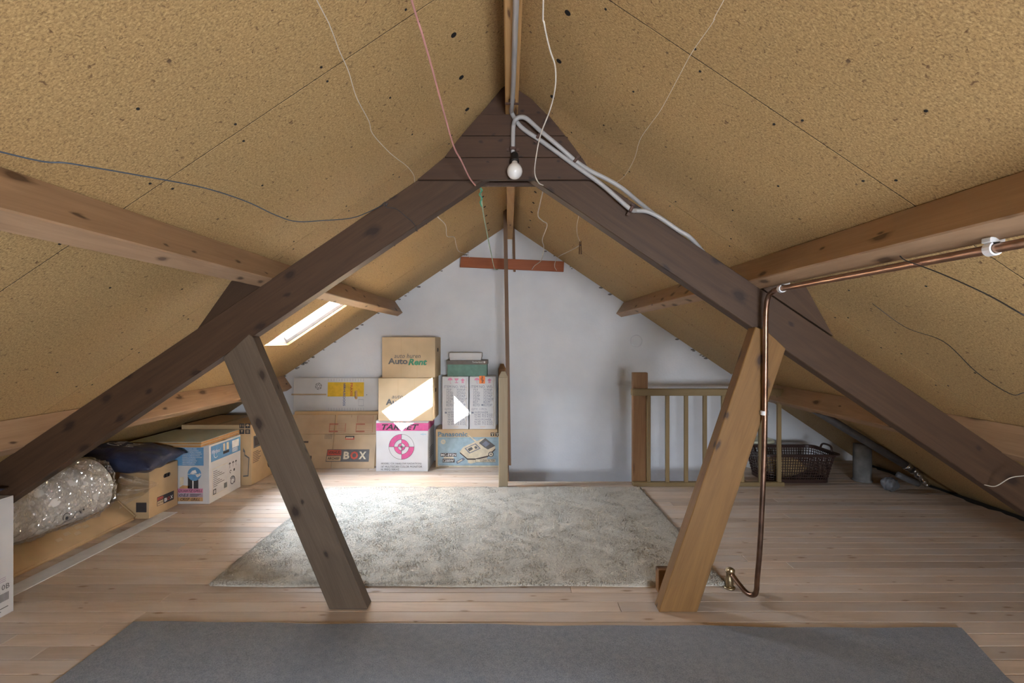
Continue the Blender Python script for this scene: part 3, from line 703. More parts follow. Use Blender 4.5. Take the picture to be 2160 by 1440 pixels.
# ================================================================== BALUSTRADE
nw = thing('newel_post', 'pale wooden newel post with chamfered top beside the cartons', 'post', at(1061, 1030.8, 3.9))
def newel(x0, x1, y0, y1, top, mat, parent, nm='post_shaft'):
    bm = bmesh.new(); bm_box(bm, -(top - .045) / 2, (top - .045) / 2, -(y1 - y0) / 2, (y1 - y0) / 2, -(x1 - x0) / 2, (x1 - x0) / 2, .003)
    M = frame_matrix(Vector(((x0 + x1) / 2, (y0 + y1) / 2, (top - .045) / 2)), Vector((0, 0, 1)), Vector((0, 1, 0)))
    from_bm(bm, nm, mat, parent, M)
    bm = bmesh.new(); z0, z1 = top - .045, top; w, d = (x1 - x0) / 2, (y1 - y0) / 2
    a = [bm.verts.new((sx * w, sy * d, 0)) for sx, sy in ((-1, -1), (1, -1), (1, 1), (-1, 1))]
    c = [bm.verts.new((sx * w * .45, sy * d * .6, .045)) for sx, sy in ((-1, -1), (1, -1), (1, 1), (-1, 1))]
    bm.faces.new(a[::-1]); bm.faces.new(c)
    for i in range(4): bm.faces.new((a[i], a[(i + 1) % 4], c[(i + 1) % 4], c[i]))
    from_bm(bm, 'post_cap', mat, parent, Matrix.Translation(((x0 + x1) / 2, (y0 + y1) / 2, z0)))
newel(-.0805, -.0065, 3.90, 3.97, .945, 'newel_wood', nw)
nw2 = thing('newel_post', 'brown newel post against the far wall behind the pale one', 'post', (-.06, 4.78, 0))
newel(-.10, -.03, 4.74, 4.81, .965, 'brown_post', nw2)
br = thing('balustrade', 'tan painted wooden balustrade with slim balusters along the stairwell', 'railing', (1.6, 4.0, 0))
x0 = (1331 - U0) / F * 4.03; x1 = (1655 - U0) / F * 3.97
ps = beam('end_post', (1.035 + .059, 4.06 - .02, 0.001), (1.035 + .059, 4.04, .93), (0, 1, 0), .05, .124, 'brown_post', br)
ps['label'] = 'wide brown end post'
beam('top_rail', (1.01, 3.98, .772), (2.25, 3.98, .772), (0, 1, 0), .05, .056, 'rail_wood', br)
beam('bottom_rail', (1.02, 3.985, .0165), (2.262, 3.985, .0165), (0, 1, 0), .05, .033, 'rail_wood', br)
for u in (1368, 1407.5, 1447, 1486.5, 1525.5, 1565, 1604, 1643):
    x = (u - U0) / F * 3.985
    beam('baluster', (x, 3.985, .033), (x, 3.985, .744), (0, 1, 0), .028, .029, 'rail_wood', br, .002)

# ================================================================== RUG AND FELT CARPET
rug = thing('shaggy_rug', 'cream shaggy wool rug lying on the board floor', 'rug', (-.2, 3.12, 0))
X0, X1, Y0, Y1 = -1.458, 1.057, 2.355, 3.895
nx, ny = 150, 96
rng = np.random.default_rng(3)
def rug_h(x, y):
    e = min(x - X0, X1 - x, y - Y0, Y1 - y)
    return (.004 + .017 * min(1, max(0, e) / .02) ** .5) + .0025 * math.sin(x * 23 + 3 * math.sin(y * 9)) * math.sin(y * 19 + x * 5)
def rug_xy(i, j):
    x = X0 + (X1 - X0) * i / nx; y = Y0 + (Y1 - Y0) * j / ny
    if j in (0,): y += .006 * math.sin(x * 7)
    if i in (0, nx): x += .006 * math.sin(y * 9)
    return x, y
vs = []; fs = []
for j in range(ny + 1):
    for i in range(nx + 1):
        x, y = rug_xy(i, j); vs.append((x + .2, y - 3.12, rug_h(x, y) + rng.uniform(-.0012, .0012)))
for j in range(ny):
    for i in range(nx): fs.append((j * (nx + 1) + i, j * (nx + 1) + i + 1, (j + 1) * (nx + 1) + i + 1, (j + 1) * (nx + 1) + i))
b0 = len(vs); per = [i for i in range(nx + 1)] + [(j) * (nx + 1) + nx for j in range(1, ny + 1)] + [ny * (nx + 1) + i for i in range(nx - 1, -1, -1)] + [j * (nx + 1) for j in range(ny - 1, 0, -1)]
for p in per: vs.append((vs[p][0], vs[p][1], 0.0005))
for k in range(len(per)): fs.append((per[k], b0 + k, b0 + (k + 1) % len(per), per[(k + 1) % len(per)]))
me = bpy.data.meshes.new('backing'); me.from_pydata(vs, [], fs); link('rug_body', me, 'rug_wool', rug, Matrix.Translation((-.2, 3.12, 0)))
NT = 70000
tx = rng.uniform(X0, X1, NT); ty = rng.uniform(Y0, Y1, NT)
k = 9000; side = rng.integers(0, 4, k); q = rng.uniform(0, 1, k); e = rng.uniform(0, .015, k)
tx[:k] = np.where(side == 0, X0 + e, np.where(side == 1, X1 - e, X0 + q * (X1 - X0))); ty[:k] = np.where(side == 2, Y0 + e, np.where(side == 3, Y1 - e, Y0 + q * (Y1 - Y0)))
ee = np.minimum.reduce([tx - X0, X1 - tx, ty - Y0, Y1 - ty]); hz = .002 + .017 * np.minimum(1, ee / .02) ** .5
clump = np.sin(tx * 31 + 4 * np.sin(ty * 13)) * np.sin(ty * 27 + 3 * np.sin(tx * 11))
h = .0085 * rng.uniform(.6, 1.2, NT) * (1 + .35 * clump); ang = rng.uniform(0, 6.283, NT); lean = rng.uniform(.0, .007, NT); la = rng.uniform(0, 6.283, NT)
P = np.zeros((NT, 4, 3), np.float32)
for c in range(3):
    a = ang + c * 2.0944; P[:, c, 0] = tx + .0034 * np.cos(a); P[:, c, 1] = ty + .0034 * np.sin(a); P[:, c, 2] = hz - .001
ox = np.where(tx - X0 < .012, -.006, np.where(X1 - tx < .012, .006, 0)); oy = np.where(ty - Y0 < .012, -.006, np.where(Y1 - ty < .012, .006, 0))
P[:, 3, 0] = tx + lean * np.cos(la) + ox; P[:, 3, 1] = ty + lean * np.sin(la) + oy; P[:, 3, 2] = hz + h
P[..., 0] += .2; P[..., 1] -= 3.12
idx = (np.arange(NT)[:, None, None] * 4 + np.array([[0, 1, 3], [1, 2, 3], [2, 0, 3]])[None]).reshape(-1)
me = bpy.data.meshes.new('pile'); me.vertices.add(NT * 4); me.vertices.foreach_set('co', P.reshape(-1)); me.loops.add(len(idx)); me.loops.foreach_set('vertex_index', idx.astype(np.int32))
me.polygons.add(NT * 3); me.polygons.foreach_set('loop_start', (np.arange(NT * 3) * 3).astype(np.int32)); me.update(calc_edges=True); me.validate()
tag(link('pile', me, 'rug_wool', rug, Matrix.Translation((-.2, 3.12, 0))), kind='stuff')

bm = bmesh.new(); nx, ny = 60, 24; grid = []
for j in range(ny + 1):
    row = []
    for i in range(nx + 1):
        s_ = i / nx; t_ = j / ny
        yb = 2.05 + (2.003 - 2.05) * s_ + .004 * math.sin(s_ * 21) + .003 * math.sin(s_ * 47)
        y = .25 + (yb - .25) * t_
        x = (-1.592 + .006 * math.sin(t_ * 9)) * (1 - s_) + (1.755 + .125 * max(0, (y - 1.69) / .32)) * s_
        row.append(bm.verts.new((x, y - 1.1, .007 + .0035 * (math.sin(x * 4.1 + y * 2) * math.sin(y * 6) * .5 + .5) * (1 if 0 < i < nx and 0 < j < ny else .3))))
    grid.append(row)
for j in range(ny):
    for i in range(nx): bm.faces.new((grid[j][i], grid[j][i + 1], grid[j + 1][i + 1], grid[j + 1][i]))
ge = bmesh.ops.extrude_face_region(bm, geom=list(bm.faces))
for v in [g for g in ge['geom'] if isinstance(g, bmesh.types.BMVert)]: v.co.z = .0006
cpt = from_bm(bm, 'felt_carpet', 'blue_felt', None, Matrix.Translation((0, 1.1, 0)), smooth=False)
tag(cpt, 'blue-grey needle felt carpet lying in the foreground', 'carpet')

# ================================================================== CARTONS
def carton(name, label, cat, x0, x1, y0, y1, z0, z1, mat, tape='packing_tape', split='x', group=None, lip=.0):
    t = thing(name, label, cat, ((x0 + x1) / 2, (y0 + y1) / 2, z0), group)
    BODY[t.name] = box('body', x0, x1, y0, y1, z0 + .0005, z1 - .003, mat, t, .002)
    g = .0015
    if split == 'x':       # flaps meet along a line running in x
        ym = (y0 + y1) / 2
        box('top_flap', x0 + .001, x1 - .001, y0 + .001, ym - g, z1 - .0028, z1, mat, t); box('top_flap', x0 + .001, x1 - .001, ym + g, y1 - .001, z1 - .0028, z1, mat, t)
        if tape: box('tape', x0 - .0006, x1 + .0006, ym - .024, ym + .024, z1 - .0001, z1 + .0004, tape, t)
    else:
        xm = (x0 + x1) / 2
        box('top_flap', x0 + .001, xm - g, y0 + .001, y1 - .001, z1 - .0028, z1, mat, t); box('top_flap', xm + g, x1 - .001, y0 + .001, y1 - .001, z1 - .0028, z1, mat, t)
        if tape: box('tape', xm - .024, xm + .024, y0 - .0006, y1 + .0006, z1 - .0001, z1 + .0004, tape, t)
    return t

# ---- monitor carton with the target rings
t = carton('monitor_carton', 'white monitor carton with pink band and target rings, bottom of its stack', 'box', -1.213, -.7385, 4.42, 4.80, 0, .4635, 'white_card', 'clear_tape')
p = front_print(4.42)
p.prect(793.6, 892, 903.4, 908.3, 'ink_pink')
p.ptext('TARGET', 805.4, 894.3, 883.7, 906.2, 'ink_black', bold=.03, shear=.3)
c = p.px(847, 942); k = 4.42 / F
for r0, r1, quads in ((15.7, 26.6, (90, 270)), (7.6, 15.7, (0, 180)), (2.4, 7.6, (90, 270))):
    for q in quads: p.ring(c, r0 * k, r1 * k, 'ink_pink', 0, q, q + 90)
for r in (26.6, 15.7, 7.6): p.ring(c, (r - .35) * k, (r + .35) * k, 'ink_grey', 1)
p.ring(c, 0, 2.6 * k, 'ink_grey', 2)
p.line((c[0] - 26.6 * k, c[1]), (c[0] + 26.6 * k, c[1]), .7 * k, 'ink_grey', 1); p.line((c[0], c[1] - 26.6 * k), (c[0], c[1] + 26.6 * k), .7 * k, 'ink_grey', 1)
for s_, u1, v0 in (('MODEL: CX-1464(LOW RADIATION)', 889, 975.5), ('14" MULTISCAN COLOR MONITOR', 890.6, 981.5), ('H. FREQ 50KHZ', 842.4, 987.6)): p.ptext(s_, 804, v0, u1, v0 + 4.6, 'ink_black')
p.ring(p.px(893, 915.5), 2.2 * k, 2.7 * k, 'ink_paleblue', 0); p.prect(887, 914.5, 899, 916.5, 'ink_paleblue')
p.build('printed_artwork', t)
p = side_print(-.7385); p.rect(4.425, .375, 4.795, .442, 'ink_pink')
for i in range(5): p.rect(4.50, .10 + .022 * i, 4.70, .106 + .022 * i, 'ink_grey')
p.build('side_print', t)

def autorent(x0, x1, y0, y1, z0, z1, label, tx):
    t = carton('moving_carton', label, 'box', x0, x1, y0, y1, z0, z1, 'cardboard_pale', None, group='car rental moving cartons')
    p = front_print(y0); (a0, a1, b0, b1), (c0, c1, d0, d1), (e0, e1, f0, f1) = tx
    p.ptext('auto huren', a0, b0, a1, b1, 'ink_grey', shear=.25, bold=.004)
    p.ptext('Auto', c0, d0, c1, d1, 'ink_grey', bold=.035); p.ptext('Rent', e0, f0, e1, f1, 'ink_green', bold=.035, shear=.25)
    p.build('lettering', t)
    for k in (.36, .66):
        xx = x0 + (x1 - x0) * k; box('crease', xx - .0012, xx + .0012, y0 - .0006, y0 + .002, z0 + .003, z1 - .004, 'cardboard', t)
    s = side_print(x1); ym, zm = y0 + (y1 - y0) * .5, z0 + (z1 - z0) * .68
    s.ring((ym, zm), 0, .018, 'hole_black'); s.rect(ym - .045, zm - .018, ym, zm + .018, 'hole_black'); s.build('hand_hole', t)
autorent(-1.186, -.690, 4.40, 4.76, .4645, .855, 'tan moving carton reading AutoRent, middle of the stack, struck by sunlight', ((826.7, 884, 831.7, 839.9), (813.8, 854, 841, 854), (858.5, 900.5, 842, 854.5)))
autorent(-1.160, -.674, 4.43, 4.79, .856, 1.226, 'tan moving carton reading AutoRent on top of the tall stack', ((831.6, 887.2, 745.6, 755), (818.7, 860, 755, 767.8), (861.3, 901, 756.4, 770)))

# ---- vacuum cleaner carton
D = 4.56
t = carton('vacuum_cleaner_carton', 'cream and pale blue vacuum cleaner carton behind the pale newel post', 'box', -.688, -.106, D, 4.81, 0, .36, 'cardboard_pale', 'packing_tape')
p = front_print(D)
p.prect(923.5, 921.5, 1056, 981.5, 'ink_paleblue'); p.prect(923.5, 982.2, 1056, 984.6, 'ink_cream')
for a in ((925.5, 923.5, 1054, 923.9), (925.5, 978.6, 1054, 979), (925.5, 923.5, 925.9, 979), (1053.6, 923.5, 1054, 979)): p.prect(*a, 'ink_panblue', 1)
p.ptext('Panasonic', 923.7, 910.4, 986, 920.3, 'ink_panblue', bold=.03)
for u in (1035, 1045): p.prect(u, 912, u + 7.5, 919.5, 'ink_black'); p.prect(u + 1.2, 913.5, u + 6.3, 915, 'ink_cream', 1); p.prect(u + 2.6, 915.5, u + 5, 918.6, 'ink_cream', 1)
p.prect(929.3, 955.2, 963.2, 962.8, 'ink_brown', 1); p.ptext('MC-E92N', 930.3, 956.2, 962, 961.9, 'ink_white', 2, bold=.02)
p.prect(936, 963.2, 957, 966.8, 'ink_cream', 1); p.prect(933.4, 967, 959, 975, 'ink_brown', 1); p.ptext('1200W', 934.6, 968.2, 957.6, 974, 'ink_white', 2, bold=.02)
Z = lambda x, y: (900 + x * .2153, 730 + y * .2153)
p.ppoly([Z(325, 1030), Z(360, 985), Z(545, 905), Z(575, 900), Z(670, 975), Z(672, 1010), Z(595, 1085), Z(480, 1112), Z(400, 1112), Z(325, 1045)], 'ink_cream', 2)
p.ppoly([Z(372, 1000), Z(480, 950), Z(530, 1000), Z(420, 1050)], 'ink_bluegrey', 3); p.ppoly([Z(385, 1000), Z(475, 960), Z(515, 998), Z(425, 1040)], 'ink_cream', 4)
p.ppoly([Z(400, 1005), Z(440, 985), Z(455, 1005), Z(418, 1028)], 'ink_grey', 5); p.ppoly([Z(465, 985), Z(485, 975), Z(500, 995), Z(480, 1005)], 'ink_grey', 5)
p.ppoly([Z(500, 955), Z(575, 898), Z(672, 975), Z(600, 1010)], 'ink_grey', 3); p.ppoly([Z(540, 958), Z(580, 925), Z(620, 955), Z(580, 985)], 'ink_bluegrey', 4)
p.ppoly([Z(405, 868), Z(430, 880), Z(560, 985), Z(545, 1000), Z(500, 960)], 'ink_cream', 5)
p.ppoly([Z(325, 1035), Z(400, 1098), Z(480, 1098), Z(600, 1070), Z(672, 1000), Z(672, 1012), Z(600, 1085), Z(480, 1112), Z(400, 1112), Z(325, 1048)], 'ink_brown', 3)
p.ppoly([Z(400, 1112), Z(480, 1112), Z(595, 1085), Z(590, 1100), Z(470, 1140), Z(430, 1150), Z(405, 1140)], 'ink_cream', 2)
p.ppoly([Z(285, 1130), Z(360, 1088), Z(378, 1108), Z(300, 1152)], 'ink_bluegrey', 3); p.ppoly([Z(300, 1130), Z(345, 1105), Z(352, 1115), Z(308, 1140)], 'ink_cream', 4)
p.ring(p.px(*Z(630, 1058)), .002, .026, 'ink_grey', 3); p.ring(p.px(*Z(630, 1058)), .008, .018, 'ink_cream', 4)
p.prect(1003, 967.4, 1045, 974.6, 'ink_grey', 4); p.prect(1003.6, 968, 1045, 974, 'ink_cream', 5); p.ptext('CLEAN FILTER', 1012.5, 969, 1043.8, 973.2, 'ink_black', 6, bold=.01)
p.ring(p.px(935, 931.5), .010, .022, 'ink_cream', 1); p.ring(p.px(935, 931.5), 0, .006, 'ink_cream', 1)
p.prect(924, 983, 947, 983.8, 'ink_grey', 1)
p.build('printed_artwork', t)

# ---- two white cartons with item numbers
def itembox(x0, x1, du, label, sticker):
    t = carton('parts_carton', label, 'box', x0, x1, 4.555, 4.80, .3612, .856, 'white_card', 'clear_tape', 'y', 'white parts cartons')
    p = front_print(4.555); Z = lambda x, y: (900 + (x + du) * .2153, 730 + y * .2153)
    def T(s, x0, y0, x1, y1, **k): a = Z(x0, y0); b = Z(x1, y1); p.ptext(s, *a, *b, 'ink_bluegrey', **k)
    # umbrella, glass, arrow
    c = p.px(*Z(230, 333)); p.ring(c, 0, .023, 'ink_softpink', 0, 0, 180, 16); p.line(c, (c[0], c[1] - .026), .003, 'ink_softpink'); p.ring((c[0] + .005, c[1] - .026), .003, .006, 'ink_softpink', 0, 180, 360, 10)
    p.ppoly([Z(270, 315), Z(315, 315), Z(304, 335), Z(281, 335)], 'ink_softpink'); p.ppoly([Z(289, 335), Z(295, 335), Z(295, 355), Z(289, 355)], 'ink_softpink', 1); p.ppoly([Z(276, 354), Z(309, 354), Z(309, 360), Z(276, 360)], 'ink_softpink')
    p.ppoly([Z(330, 335), Z(353, 314), Z(376, 335), Z(364, 335), Z(364, 345), Z(342, 345), Z(342, 335)], 'ink_softpink'); p.ppoly([Z(342, 349), Z(364, 349), Z(364, 360), Z(342, 360)], 'ink_softpink')
    T('ITEM NO. WE-', 172, 383, 388, 409)
    for i, (a, b) in enumerate((('727', '727DP'), ('727D', '727AD'), ('727P', '727AP'), ('727A', '727ADP'), ('827', '827P'), ('827D', '827DP'))):
        y0 = 417 + i * 29.3
        T(a, 193, y0, 193 + 18 * len(a) - 6, y0 + 24); T(b, 294, y0, 294 + 17 * len(b), y0 + 24)
    p.ppoly([Z(275, 567), Z(291, 567), Z(291, 583), Z(275, 583)], 'ink_bluegrey')
    T('QTY: 1 PCS.', 178, 607, 330, 628)
    for s_, y0, x0_, x1_ in (('W/POWER', 638, 205, 340), ('N.W: 8.5 KGS.', 659, 207, 388), ('G.W: 9.0 KGS.', 680, 207, 388), ('W/O POWER', 708, 207, 372), ('N.W: 6.5 KGS.', 730, 207, 388), ('G.W: 7.5 KGS.', 752, 207, 388)): T(s_, x0_, y0, x1_, y0 + 19)
    p.ppoly([Z(178, 641), Z(198, 641), Z(198, 659), Z(178, 659)], 'ink_bluegrey')
    p.ppoly([Z(262, 788), Z(312, 788), Z(312, 791), Z(262, 791)], 'ink_tan')
    p.build('lettering', t)
    if sticker:
        q = front_print(4.5535); q.prect(1011, 792.4, 1023, 808.6, 'ink_orange'); q.ptext('agile', 1014, 793, 1020.5, 807.6, 'ink_black', 1, rot=90, bold=.015); q.build('orange_sticker', t, 'orange sticker')
    x = x1 - .020                                  # plastic lacing down the right edge
    bm = bmesh.new(); path = [Vector((x + .004 * math.sin(i * 1.7), 4.553, .84 - .45 * i / 22)) for i in range(23)]; bm_tube(bm, path, .0018, 5)
    for i in range(1, 22, 3): bm_tube(bm, [path[i], path[i] + Vector((-.016, -.001, -.014))], .0013, 5)
    from_bm(bm, 'strap_stitching', 'clear_tape', t)
itembox(-.626, -.3795, 0, 'left white parts carton with printed item numbers, standing on the vacuum cleaner carton', False)
itembox(-.3685, -.122, 262, 'right white parts carton with orange sticker, standing on the vacuum cleaner carton', True)

# ---- shoe boxes
t = thing('shoe_box', 'green shoe box with brown lid on the white parts cartons', 'box', (-.39, 4.68, .857))
box('body', -.582, -.207, 4.59, 4.79, .857, .985, 'shoebox_green', t, .002)
bm = bmesh.new(); bm_box(bm, -.588, -.201, 4.582, 4.797, .968, 1.008, .002); lid = from_bm(bm, 'lid', 'lid_brown', t)
p = front_print(4.582); p.text('Timberland', -.346, .983, -.248, .999, 'ink_white'); p.ring((-.230, .991), .004, .009, 'ink_white'); p.ring((-.230, .991), 0, .003, 'ink_white'); p.build('lettering', lid)
t = thing('small_white_box', 'small white lidded box on top of the green shoe box', 'box', (-.41, 4.68, 1.009))
box('body', -.560, -.262, 4.60, 4.785, 1.009, 1.04, 'white_card', t, .0015); box('lid', -.565, -.257, 4.595, 4.79, 1.036, 1.078, 'white_card', t, .002)

# ---- flattened white moving carton leaning on the gable
bx0, bx1 = -2.118, -1.217
t = thing('flat_white_carton', 'flattened white moving carton with yellow panel leaning on the far wall', 'box', (-1.7, 4.74, 0))
M = frame_matrix(Vector(((bx0 + bx1) / 2, 4.755, .415)), Vector((1, 0, 0)), Vector((0, -1, .06)))
bm = bmesh.new(); bm_box(bm, -(bx1 - bx0) / 2, (bx1 - bx0) / 2, -.009, .009, -.413, .413, .002); o = from_bm(bm, 'folded_panels', 'white_card', t, M)
Xv = Vector((1, 0, 0)); Vv = Vector((0, .06, 1)).normalized(); Nn = Xv.cross(Vv)
p = Print(Vector((0, 4.755, .415)) + Nn * .0092, Xv, Vv)
p.prect(691, 806, 768, 836, 'ink_yellow'); p.ptext('PRAXIS', 738.7, 807.6, 744.2, 835, 'ink_red', rot=-90, bold=.02); p.ptext('VERHUISDOOS', 723.3, 807.6, 729.2, 855.5, 'ink_blue', rot=-90, bold=.02)
for i in range(14):
    u = 692.8 + i * 5.68; p.prect(u, 798.2, u + .5, 804, 'ink_bluegrey'); p.prect(u, 859.8, u + .5, 865.5, 'ink_bluegrey')
p.prect(614.7, 830.2, 688.4, 833.2, 'cardboard_grey')
c = p.px(672, 814.3); k = 4.75 / F
for a in range(0, 360, 60):
    p.ring(c, 6.2 * k, 7.2 * k, 'ink_grey', 0, a, a + 42); cc = (c[0] + 4.2 * k * math.cos(math.radians(a)), c[1] + 4.2 * k * math.sin(math.radians(a))); p.ring(cc, 1.5 * k, 2.1 * k, 'ink_grey', 0)
u = 751.2
p.ring(p.px(u, 825.4), 0, 2.9 * k, 'ink_tan', 1); p.ring(p.px(u, 838.8), 0, 2.9 * k, 'ink_tan', 1); p.prect(u - 2.9, 825.4, u + 2.9, 838.8, 'ink_tan', 1)
p.prect(u - 2.9, 825, u - 1.6, 839, 'ink_brown', 2)
p.ring(p.px(773.4, 832.3), 0, .9 * k, 'ink_grey')
for a in ((756, 842, 767, 842.5), (756, 855, 767, 855.5), (756, 842, 756.5, 855.5), (766.5, 842, 767, 855.5)): p.prect(*a, 'ink_bluegrey')
p.build('printed_artwork', t)

# ---- flattened brown archive carton leaning in front of it
t = thing('flat_brown_carton', 'flattened brown archive carton leaning in front of the white one', 'box', (-1.66, 4.55, 0))
lean = Vector((0, .145, .52)).normalized(); O = Vector((0, 4.517, .001)); Nn = Xv.cross(lean)
def leaned(name, a0, a1, b0, b1, n0, n1, mat):
    bm = bmesh.new(); bm_box(bm, a0, a1, b0, b1, n0, n1, .0015)
    M = Matrix((Xv, lean, Nn)).transposed().to_4x4(); M.translation = O; return from_bm(bm, name, mat, t, M)
leaned('lower_panel', -1.66, -1.258, .0, .315, -.016, 0, 'cardboard_grey'); leaned('lower_panel', -2.10, -1.664, .0, .315, -.018, -.003, 'cardboard_grey')
leaned('upper_flap', -1.645, -1.262, .318, .500, -.016, -.001, 'cardboard_grey'); leaned('upper_flap', -2.08, -1.668, .318, .500, -.019, -.004, 'cardboard_grey')
leaned('rear_panel', -2.07, -1.25, .02, .535, -.026, -.0195, 'cardboard')
p = Print(O, Xv, lean); Z = lambda x, y: (440 + x * .2361, 660 + y * .2361)
p.ppoly([Z(1045, 1328), Z(1430, 1328), Z(1438, 1217), Z(1062, 1217)], 'ink_grey'); p.ppoly([Z(1060, 1270), Z(1185, 1270), Z(1187, 1224), Z(1066, 1224)], 'ink_red', 1)
p.ppoly([Z(1052, 1321), Z(1178, 1321), Z(1183, 1277), Z(1058, 1277)], 'cardboard_grey', 1)
p.ptext('VERHUIS', *Z(1070, 1233), *Z(1180, 1260), 'ink_black', 2, bold=.02); p.ptext('ARCHIEF', *Z(1063, 1286), *Z(1172, 1310), 'ink_black', 2, bold=.02)
p.ptext('B', *Z(1203, 1237), *Z(1262, 1305), 'ink_cream', 2, bold=.04); p.ptext('O', *Z(1264, 1235), *Z(1340, 1307), 'ink_red', 2, bold=.04); p.ptext('X', *Z(1340, 1237), *Z(1412, 1305), 'ink_cream', 2, bold=.04)
for i in range(13):
    x = 1040 + i * 4.8; p.prect(*Z(x, 1083), *Z(x + (3.2 if i % 3 else 1.8), 1126), 'ink_grey')
p.prect(*Z(1222, 1097), *Z(1303, 1114), 'ink_black'); p.prect(*Z(1222, 1114), *Z(1303, 1130), 'ink_red'); [p.prect(*Z(1230 + 13 * i, 1106), *Z(1240 + 13 * i, 1122), 'ink_cream', 1) for i in range(5)]
for x0_, x1_, y0_, y1_ in ((1080, 1222, 985, 1063), (1318, 1465, 985, 1063), (1330, 1470, 915, 975)):
    for i in range(6): yy = y0_ + (y1_ - y0_) * i / 5; p.prect(*Z(x0_, yy), *Z(x1_, yy + 1.6), 'ink_brick')
    for x in (x0_, x1_): p.prect(*Z(x, y0_), *Z(x + 1.6, y1_), 'ink_brick')
    if y0_ > 950: p.prect(*Z(x0_, y0_), *Z(x0_ + 80, y0_ + 13), 'ink_brick', 1); p.prect(*Z(x0_ - 4, y1_ - 12), *Z(x0_ + 76, y1_ + 2), 'ink_brick', 1)
p.prect(*Z(845, 1143), *Z(893, 1160), 'ink_brown'); p.prect(*Z(870, 1275), *Z(922, 1320), 'ink_black'); p.ptext('X', *Z(885, 1282), *Z(912, 1314), 'ink_cream', 1, bold=.03)
p.prect(*Z(1277, 908), *Z(1281, 932), 'ink_black')
p.build('printed_artwork', t)

# ---- big tan carton at the back left
t = carton('large_tan_carton', 'large tan appliance carton with handling symbols under the left slope', 'box', -2.70, -2.122, 3.99, 4.52, 0, .50, 'cardboard', 'packing_tape', 'y')
p = front_print(3.99); Z = lambda x, y: (200 + x * .1852, 860 + y * .1852)
for i, (x, y) in enumerate(((1648, 178), (1713, 178), (1648, 243), (1713, 243))):
    p.prect(*Z(x, y), *Z(x + 56, y + 54), 'ink_black')
    c = p.px(*Z(x + 28, y + 27)); k = .0007
    if i == 0:
        for s_ in (-1, 1): p.line((c[0] + s_ * .009, c[1] - .012), (c[0] + s_ * .009, c[1] + .006), .005, 'cardboard', 1); p.poly([(c[0] + s_ * .009 - .007, c[1] + .004), (c[0] + s_ * .009 + .007, c[1] + .004), (c[0] + s_ * .009, c[1] + .013)], 'cardboard', 1)
    elif i == 1: p.ring(c, 0, .014, 'cardboard', 1, 0, 180, 12); p.line(c, (c[0], c[1] - .013), .003, 'cardboard', 1)
    elif i == 2: p.poly([(c[0] - .010, c[1] + .012), (c[0] + .010, c[1] + .012), (c[0] + .003, c[1] - .002), (c[0] - .003, c[1] - .002)], 'cardboard', 1); p.line((c[0], c[1]), (c[0], c[1] - .012), .003, 'cardboard', 1)
    else:
        for j in (-1, 0, 1): p.line((c[0] - .010, c[1] + j * .009), (c[0] + .010, c[1] + j * .009), .004, 'cardboard', 1)
p.ppoly([Z(1690, 455), Z(1712, 490), Z(1712, 530), Z(1762, 565), Z(1750, 780), Z(1690, 785)], 'ink_grey'); p.ppoly([Z(1690, 500), Z(1704, 505), Z(1706, 545), Z(1752, 575), Z(1742, 765), Z(1690, 770)], 'cardboard_grey', 1)
p.build('printed_symbols', t)
p = side_print(-2.122); p.rect(4.02, .30, 4.16, .40, 'ink_grey'); p.rect(4.035, .315, 4.145, .385, 'ink_brown', 1)
for i in range(7): p.rect(4.01, .18 + .014 * i, 4.10 + .02 * (i % 3), .185 + .014 * i, 'ink_brown')
p.ring((4.30, .12), .03, .05, 'ink_brown'); p.build('side_print', t, None, True)

# ---- microwave carton with two shelf boards on it
WX = -2.192
t = carton('microwave_carton', 'white and blue microwave oven carton under two loose shelf boards', 'box', -2.75, WX, 3.54, 3.955, 0, .427, 'white_card', 'clear_tape', 'x')
p = front_print(3.54); Z = lambda x, y: (200 + x * .1852, 860 + y * .1852)
p.prect(*Z(800, 452), *Z(1240, 657), 'ink_skyblue')
for i, s_ in enumerate(('MICROWAVE OVEN', 'MIKROWELLENGERAT', 'FOUR A MICRO-ONDES', 'HORNO A MICRO-ONDAS', 'FORNO A MICROONDE', 'FORNO A MICRO-ONDAS', 'MAGNETRONOVEN', 'MIKROAALTOUUNI', 'MIKROBOLGEOVN', 'MIKROVAGSUGN')):
    p.ptext(s_, *Z(998, 460 + i * 19.3), *Z(998 + 11.8 * len(s_), 474 + i * 19.3), 'ink_white', 1, shear=.2)
p.prect(*Z(1060, 780), *Z(1180, 925), 'ink_black', 0); p.prect(*Z(1112, 800), *Z(1126, 925), 'ink_white', 1); p.ring(p.px(*Z(1136, 752)), 0, .050, 'ink_skyblue', 2)
p.ppoly([Z(1080, 760), Z(1110, 715), Z(1150, 705), Z(1165, 740), Z(1120, 750)], 'ink_white', 3); p.ppoly([Z(1150, 765), Z(1200, 740), Z(1205, 770), Z(1170, 790)], 'ink_white', 3); p.prect(*Z(1060, 750), *Z(1215, 757), 'ink_white', 3)
p.ppoly([Z(965, 905), Z(1000, 880), Z(1080, 890), Z(1070, 915), Z(965, 925)], 'ink_tan'); p.ppoly([Z(970, 790), Z(1015, 785), Z(1010, 870), Z(970, 880)], 'ink_cream')
p.prect(*Z(900, 918), *Z(1232, 967), 'ink_softpink', 1); p.prect(*Z(900, 970), *Z(1232, 1015), 'ink_lilac', 1); p.prect(*Z(900, 1017), *Z(1232, 1062), 'ink_tan', 1)
